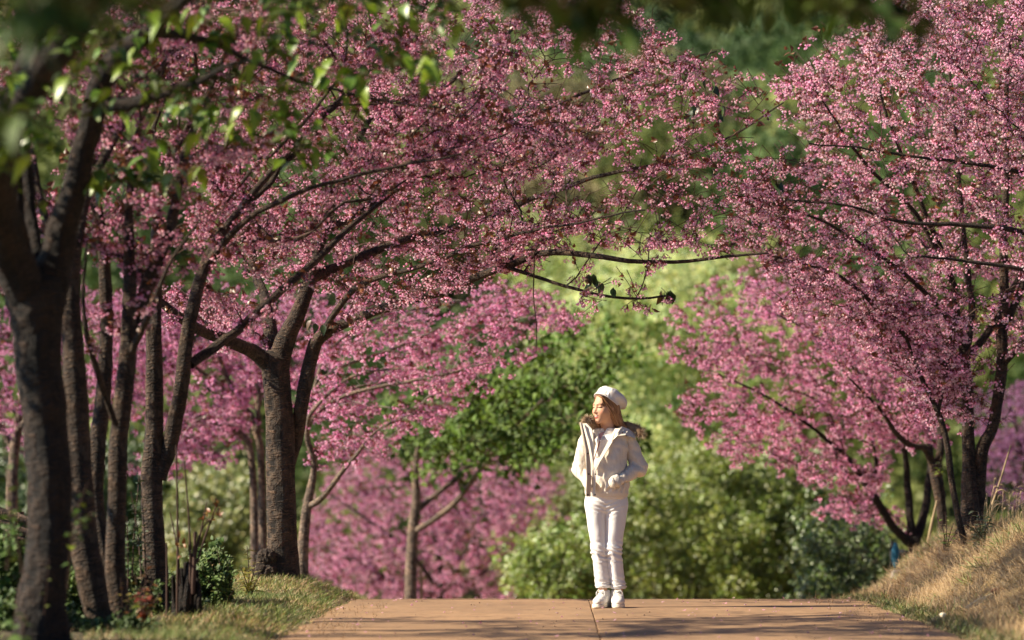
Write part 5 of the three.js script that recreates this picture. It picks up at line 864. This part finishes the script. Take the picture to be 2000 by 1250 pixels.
  // ---- jacket, open in a V
  const torso = stack([[PY(970), 0.158, 0.12, 0.0], [PY(962), 0.166, 0.13, 0.0], [PY(945), 0.176, 0.145, -0.002], [1.02, 0.166, 0.14, 0], [1.12, 0.158, 0.132, 0], [1.22, 0.168, 0.122, 0.002], [1.285, 0.165, 0.11, 0.004, -0.008], [1.33, 0.12, 0.085, 0.006, -0.015], [1.365, 0.092, 0.078, 0.008, -0.018]], -tyaw, 2.4);
  const arms = [[[0.155, 1.262, -0.02], [0.245, 1.055, -0.035], 0.07, 0.063], [[0.245, 1.055, -0.035], [0.05, 0.945, 0.15], 0.062, 0.05], [[-0.15, 1.25, -0.005], [-0.205, 1.045, -0.01], 0.066, 0.056], [[-0.205, 1.045, -0.01], [-0.125, 0.92, 0.11], 0.056, 0.046]];
  const armF = arms.map(([a, b, r0, r1]) => capsule(a, b, r0, r1));
  const lineL = (y) => y > PY(905) ? lerp(PX(1153), PX(1160), smoothstep(y, PY(905), PY(838))) : PX(1154);
  const lineR = (y) => y > PY(912) ? lerp(PX(1157), PX(1203), clamp((y - PY(912)) / (PY(838) - PY(912)), 0, 1) ** 0.85) : PX(1155);
  const fold = (x, y, z) => 0.0062 * noise(x * 11 + y * 17, y * 7 - x * 8, z * 10) + 0.0025 * noise(x * 44, y * 20, z * 40);
  const jacketF = (x, y, z) => {
    const hem = smoothstep(y, PY(975), PY(940)), gather = 0.006 * Math.sin(x * 120 + 6 * noise(x * 8, y * 8, z * 8)) * smoothstep(y, PY(966), PY(950)) * (1 - smoothstep(y, 0.93, 1.03));
    let d = torso(x, y, z) + gather + fold(x, y, z) * hem;
    const e = 0.006 * Math.sin((y * 0.8 + x * 1.0) * 70 + 7 * noise(x * 7, y * 7, z * 7));
    const k1 = Math.exp(-(((x - 0.245) ** 2 + (y - 1.04) ** 2) / 0.006)), k2 = Math.exp(-(((x + 0.2) ** 2 + (y - 1.03) ** 2) / 0.005)), k3 = Math.exp(-(((x - 0.09) ** 2 + (y - 0.97) ** 2) / 0.004));
    let a = Math.min(sm(armF[0](x, y, z), armF[1](x, y, z), 0.03), sm(armF[2](x, y, z), armF[3](x, y, z), 0.03));
    a += e * (0.08 + 0.9 * Math.max(k1, k2, k3)) + fold(x * 1.3, y, z) * 1.2;
    const gap = Math.abs(d - a); d = Math.min(d, a) + 0.012 * Math.exp(-gap / 0.01);
    if (y > PY(918)) d = smMax(d, -Math.max(lineL(y) - x, x - lineR(y), 0.015 - z), 0.006);     // the V opening
    d = smMax(d, y - 1.352, 0.01);
    return d;
  };
  const jacket = put('jacket', nets(jacketF, [-0.31, 0.8, -0.18], [0.36, 1.39, 0.21], 0.0052), mJacket);
  // z of the jacket's front under a point
  const frontZ = (x, y) => { let z = 0.22; while (z > -0.1 && Math.min(torso(x, y, z), armF[1](x, y, z), armF[3](x, y, z)) > 0) z -= 0.004; return z; };
  function band(pts, w, th, mat, name, parent, twist = 0) {           // strip of cloth of some thickness, its width across x
    const pos = [], idx = [];
    pts.forEach(([x, y, z, ww, tw]) => { const W = (ww ?? w) / 2, a = tw ?? twist, c = Math.cos(a), s = Math.sin(a); for (const [u, v] of [[-W, -th], [-W * 0.96, th], [W * 0.96, th], [W, -th]]) pos.push(x + u * c + v * s, y, z - u * s + v * c); });
    const n = pts.length; for (let i = 0; i + 1 < n; i++) for (let j = 0; j < 4; j++) { const a = i * 4 + j, b = i * 4 + (j + 1) % 4; idx.push(a, a + 4, b, b, a + 4, b + 4); }
    idx.push(0, 1, 2, 0, 2, 3, (n - 1) * 4, (n - 1) * 4 + 2, (n - 1) * 4 + 1, (n - 1) * 4, (n - 1) * 4 + 3, (n - 1) * 4 + 2);
    const g = geom(pos, idx).toNonIndexed(); g.computeVertexNormals(); return put(name, g, mat, parent);
  }
  const way = (list, off) => { const out = []; for (let k = 0; k + 1 < list.length; k++) for (let t = 0; t < 8; t++) { const a = list[k], b = list[k + 1], u = t / 8, x = lerp(PX(a[0]), PX(b[0]), u), y = lerp(PY(a[1]), PY(b[1]), u); out.push([x, y, (a[2] === undefined ? frontZ(x, y) : lerp(a[2], b[2] ?? a[2], u)) + off, lerp(a[3] ?? 0.03, b[3] ?? a[3] ?? 0.03, u)]); } return out; };
  // loose front edge on her right with its standing collar, and the storm flap below it
  const placketL = band(way([[1134, 826, 0.10, 0.02], [1139, 850, 0.135, 0.026], [1145, 880, 0.155, 0.034], [1148, 905, 0.165, 0.036], [1149, 935, 0.17, 0.036], [1148, 968, 0.16, 0.034], [1148, 970, 0.16, 0.034]], 0.0), 0.034, 0.004, mTan, 'placket', jacket, 0.25);
  band(way([[1140, 827, 0.08, 0.05], [1147, 838, 0.10, 0.075], [1149, 852, 0.115, 0.08], [1152, 880, 0.13, 0.06], [1154, 905, 0.14, 0.036], [1155, 920, 0.138, 0.02]], 0), 0.05, 0.005, mJacket, 'collar_flap', jacket, -0.5);
  band(way([[1133, 825, 0.112, 0.006], [1138, 850, 0.147, 0.006], [1143, 880, 0.164, 0.006], [1144, 905, 0.176, 0.006], [1145, 935, 0.18, 0.006], [1144, 969, 0.17, 0.006], [1144, 970, 0.17, 0.006]], 0), 0.006, 0.006, mJacket, 'edge_seam', jacket);
  band(way([[1206, 837, 0.10, 0.045], [1195, 856, 0.128, 0.04], [1180, 882, 0.15, 0.032], [1168, 902, 0.160, 0.026], [1160, 920, 0.164, 0.02], [1159, 968, 0.155, 0.02], [1159, 969, 0.155, 0.02]], 0.004), 0.03, 0.006, mJacket, 'placket', jacket, -0.35);
  { // collar flap folded back over her left shoulder
    const pos = [], idx = [], A = [[1203, 838, 0.10], [1214, 833, 0.075], [1228, 838, 0.045], [1241, 848, 0.015]], B = [[1193, 862, 0.148], [1204, 852, 0.142], [1220, 850, 0.12], [1240, 856, 0.075]];
    for (let i = 0; i < 4; i++) for (const [P, o] of [[A[i], 0], [A[i], 0.007], [B[i], 0.010], [B[i], 0.002]]) pos.push(PX(P[0]), PY(P[1]), P[2] + o);
    for (let i = 0; i < 3; i++) for (let j = 0; j < 4; j++) { const a = i * 4 + j, b = i * 4 + (j + 1) % 4; idx.push(a, b, a + 4, b, b + 4, a + 4); }
    idx.push(0, 2, 1, 0, 3, 2, 12, 13, 14, 12, 14, 15); const g = geom(pos, idx).toNonIndexed(); g.computeVertexNormals(); put('collar', g, mJacket, jacket);
  }
  const zip = band(way([[1155.5, 918, 0.166, 0.006], [1155.5, 950, 0.168, 0.006], [1154, 952, 0.168, 0.006]], 0.006), 0.006, 0.002, new THREE.MeshStandardMaterial({ color: RGB(0.3, 0.22, 0.16), metalness: 0.6, roughness: 0.4 }), 'zip', jacket);
  const mSnap = new THREE.MeshStandardMaterial({ color: RGB(0.09, 0.06, 0.045), metalness: 0.7, roughness: 0.4 });
  for (const [x, y, z] of [[1139, 850, 0.146], [1147, 886, 0.168], [1149, 926, 0.178], [1147, 966, 0.17], [1162, 926, 0.178], [1161, 966, 0.168], [1214, 846, 0.147]]) { const g = new THREE.SphereGeometry(0.0065, 10, 8); g.scale(1, 1, 0.45); g.translate(PX(x), PY(y), z); put('snap_button', g, mSnap, jacket); }
  { const pk = way([[1193, 930, undefined, 0.012], [1198, 950, undefined, 0.012], [1200, 956, undefined, 0.01]], 0.006); band(pk, 0.012, 0.004, mJacket, 'pocket_flap', jacket); }
  { // fur edge of the hood, behind the neck and over both shoulders
    const r = rng(720), list = [], P = [[1139, 829, 0.055], [1144, 819, 0.055], [1152, 821, 0.03], [1160, 834, -0.03], [1180, 838, -0.11], [1200, 838, -0.12], [1220, 832, -0.075], [1233, 835, -0.02], [1246, 840, 0.02], [1251, 850, 0.03]].map(([x, y, z]) => V(PX(x), PY(y), z)), cv = new THREE.CatmullRomCurve3(P);
    const core = tube(cv.getPoints(40), Array.from({ length: 41 }, (_, i) => (i < 12 ? 0.021 : 0.026) + 0.012 * Math.sin(i / 40 * 3.14159) * (i > 20 ? 1 : 0.5)), 10), n = core.attributes.position.count; core.deleteAttribute('uv'); core.setAttribute('color', new THREE.BufferAttribute(new Float32Array(n * 3).map((_, i) => [0.26, 0.17, 0.10][i % 3]), 3)); list.push(core);
    const pos = [], idx = [], col = [];
    for (let k = 0; k < 4200; k++) { const t = r(), c = cv.getPoint(t), dir = V(r() - 0.5, r() - 0.5, r() - 0.5).normalize(), L = 0.036 + 0.022 * r() + (t > 0.6 ? 0.014 : 0), a = c.clone().addScaledVector(dir, 0.012), e = c.clone().addScaledVector(dir, L).add(V(0.006, -0.006 * r(), 0)), s = V(r() - 0.5, r() - 0.5, r() - 0.5).normalize().multiplyScalar(0.0024), b = pos.length / 3, tone = [[0.3, 0.19, 0.11], [0.5, 0.35, 0.22], [0.68, 0.54, 0.38], [0.14, 0.09, 0.06]][Math.floor(r() * 4)]; pos.push(a.x - s.x, a.y - s.y, a.z - s.z, a.x + s.x, a.y + s.y, a.z + s.z, e.x, e.y, e.z); idx.push(b, b + 1, b + 2); for (const m of [0.6, 0.6, 1.25]) col.push(tone[0] * m, tone[1] * m, tone[2] * m); }
    list.push(geom(pos, idx, null, col));
    put('fur_trim', mergeGeometries(list), new THREE.MeshStandardMaterial({ vertexColors: true, roughness: 0.9, side: THREE.DoubleSide }), jacket);
  }
  // ---- trousers
  const pel = ell([-0.004, 0.82, -0.006], [0.158, 0.115, 0.105]);
  const legs = [[[-0.082, 0.765, 0], [-0.062, 0.44, 0.018], 0.084, 0.056, [-0.026, 0.13, -0.004], 0.056], [[0.072, 0.765, 0], [0.047, 0.44, 0.018], 0.09, 0.06, [0.088, 0.13, -0.004], 0.057]].map(([a, k, r0, r1, e, r2]) => [capsule(a, k, r0, r1), capsule(k, e, r1, r2), k, e]);
  const trousersF = (x, y, z) => {
    let d = pel(x, y, z), L = 9;
    for (const [u, l, k, e] of legs) { let v = sm(u(x, y, z), l(x, y, z), 0.03); const kw = Math.exp(-(((y - 0.42) / 0.07) ** 2)), hw = Math.exp(-(((y - 0.2) / 0.06) ** 2)); v += 0.0055 * Math.sin(y * 150 + x * 60 + 4 * noise(x * 14, y * 14, z * 14)) * (kw + 0.5 * hw) + 0.004 * noise(x * 20 + k[0] * 50, y * 9, z * 20); if (L < 9) L = smMax(Math.min(L, v), -9, 0.001); else L = v; }
    d = sm(d, L, 0.035); d += 0.004 * Math.sin((y - 0.76) * 190 - Math.abs(x + 0.01) * 70) * Math.exp(-(((y - 0.755) / 0.045) ** 2 + ((x + 0.01) / 0.09) ** 2));
    d = smMax(d, -(y - (x < 0.03 ? PY(1147) : PY(1149)) - 0.004 * noise(x * 60, 1, z * 60)), 0.004);
    return d;
  };
  const tr = put('trousers', nets(trousersF, [-0.2, 0.1, -0.15], [0.2, 0.9, 0.16], 0.005), mTrousers);
  for (const [x, y] of [[-0.027, PY(1143)], [0.087, PY(1144)]]) { const ring = []; for (let k = 0; k <= 28; k++) { const a = k / 28 * 6.2832; ring.push(V(x + 0.0585 * Math.sin(a), y + 0.003 * Math.sin(a * 3), -0.003 + 0.0575 * Math.cos(a))); } const g = tube(ring, ring.map(() => 0.007), 6); g.scale(1, 1, 1); put('hem', g, mTrousers, tr); const g2 = tube(ring.map((p) => p.clone().add(V(0, 0.022, 0))), ring.map(() => 0.0035), 5); put('hem', g2, mTrousers, tr); }
  // ---- shoes
  [[PX(1176), -0.30, 0.0], [PX(1205), 0.04, 0.004]].forEach(([x, turn, dx], i) => {
    const S = new THREE.Group(); S.name = 'shoe'; S.position.set(x, 0.0, 0.03); S.rotation.y = turn; T.add(S);
    const toe = ell([0, 0.045, 0.085], [0.047, 0.038, 0.075]), mid = ell([0, 0.055, 0.0], [0.043, 0.048, 0.09]), heel = ell([0, 0.06, -0.07], [0.041, 0.05, 0.05]), ank = capsule([0, 0.06, -0.05], [0, 0.122, -0.055], 0.043, 0.044), tongue = ell([0, 0.098, 0.01], [0.025, 0.04, 0.022]);
    const up = (a, b, c) => { let d = sm(sm(toe(a, b, c), mid(a, b, c), 0.04), heel(a, b, c), 0.04); d = sm(d, ank(a, b, c), 0.03); d = sm(d, tongue(a, b, c), 0.012); d = smMax(d, b - 0.132, 0.01); d = smMax(d, 0.016 - b, 0.004); return d + 0.0015 * Math.sin(c * 160) * smoothstep(b, 0.03, 0.06); };
    const u = put('shoe_upper', nets(up, [-0.07, 0.0, -0.14], [0.07, 0.16, 0.18], 0.0045), mShoe, S);
    const sole = (a, b, c) => { const w = 0.049 - 0.006 * Math.exp(-(((c - 0.0) / 0.04) ** 2)); const q = Math.max(Math.abs(c - 0.018) - 0.135, 0), L = Math.abs(c - 0.018) < 0.088 ? Math.abs(a) - w : Math.hypot(a, Math.abs(c - 0.018) - 0.088) - w; return smMax(L, Math.abs(b - 0.0165) - 0.0155 + 0.002 * Math.sin(c * 220) * (b < 0.014 ? 1 : 0), 0.006) + q * 0; };
    put('sole', nets(sole, [-0.07, -0.01, -0.15], [0.07, 0.045, 0.18], 0.0045), cloth(0.72, 0.66, 0.56), S);
    const lace = cloth(0.86, 0.84, 0.8); for (let k = 0; k < 4; k++) { const z = 0.078 - k * 0.022, y = 0.078 + k * 0.014; const pts = []; for (let q = 0; q <= 8; q++) { const t = q / 8 * 2 - 1; pts.push(V(t * 0.026, y + 0.010 * (1 - t * t), z + 0.008 * t * (k % 2 ? 1 : -1) + 0.006)); } put('lace', tube(pts, pts.map(() => 0.0032), 5), lace, S); }
    for (const s of [-1, 1]) put('lace', tube([V(0, 0.128, 0.034), V(s * 0.02, 0.135, 0.05), V(s * 0.034, 0.11, 0.055), V(s * 0.03, 0.09, 0.058)], [0.003, 0.003, 0.003, 0.002], 5), lace, S);
  });
}
renderer.render(scene, camera);
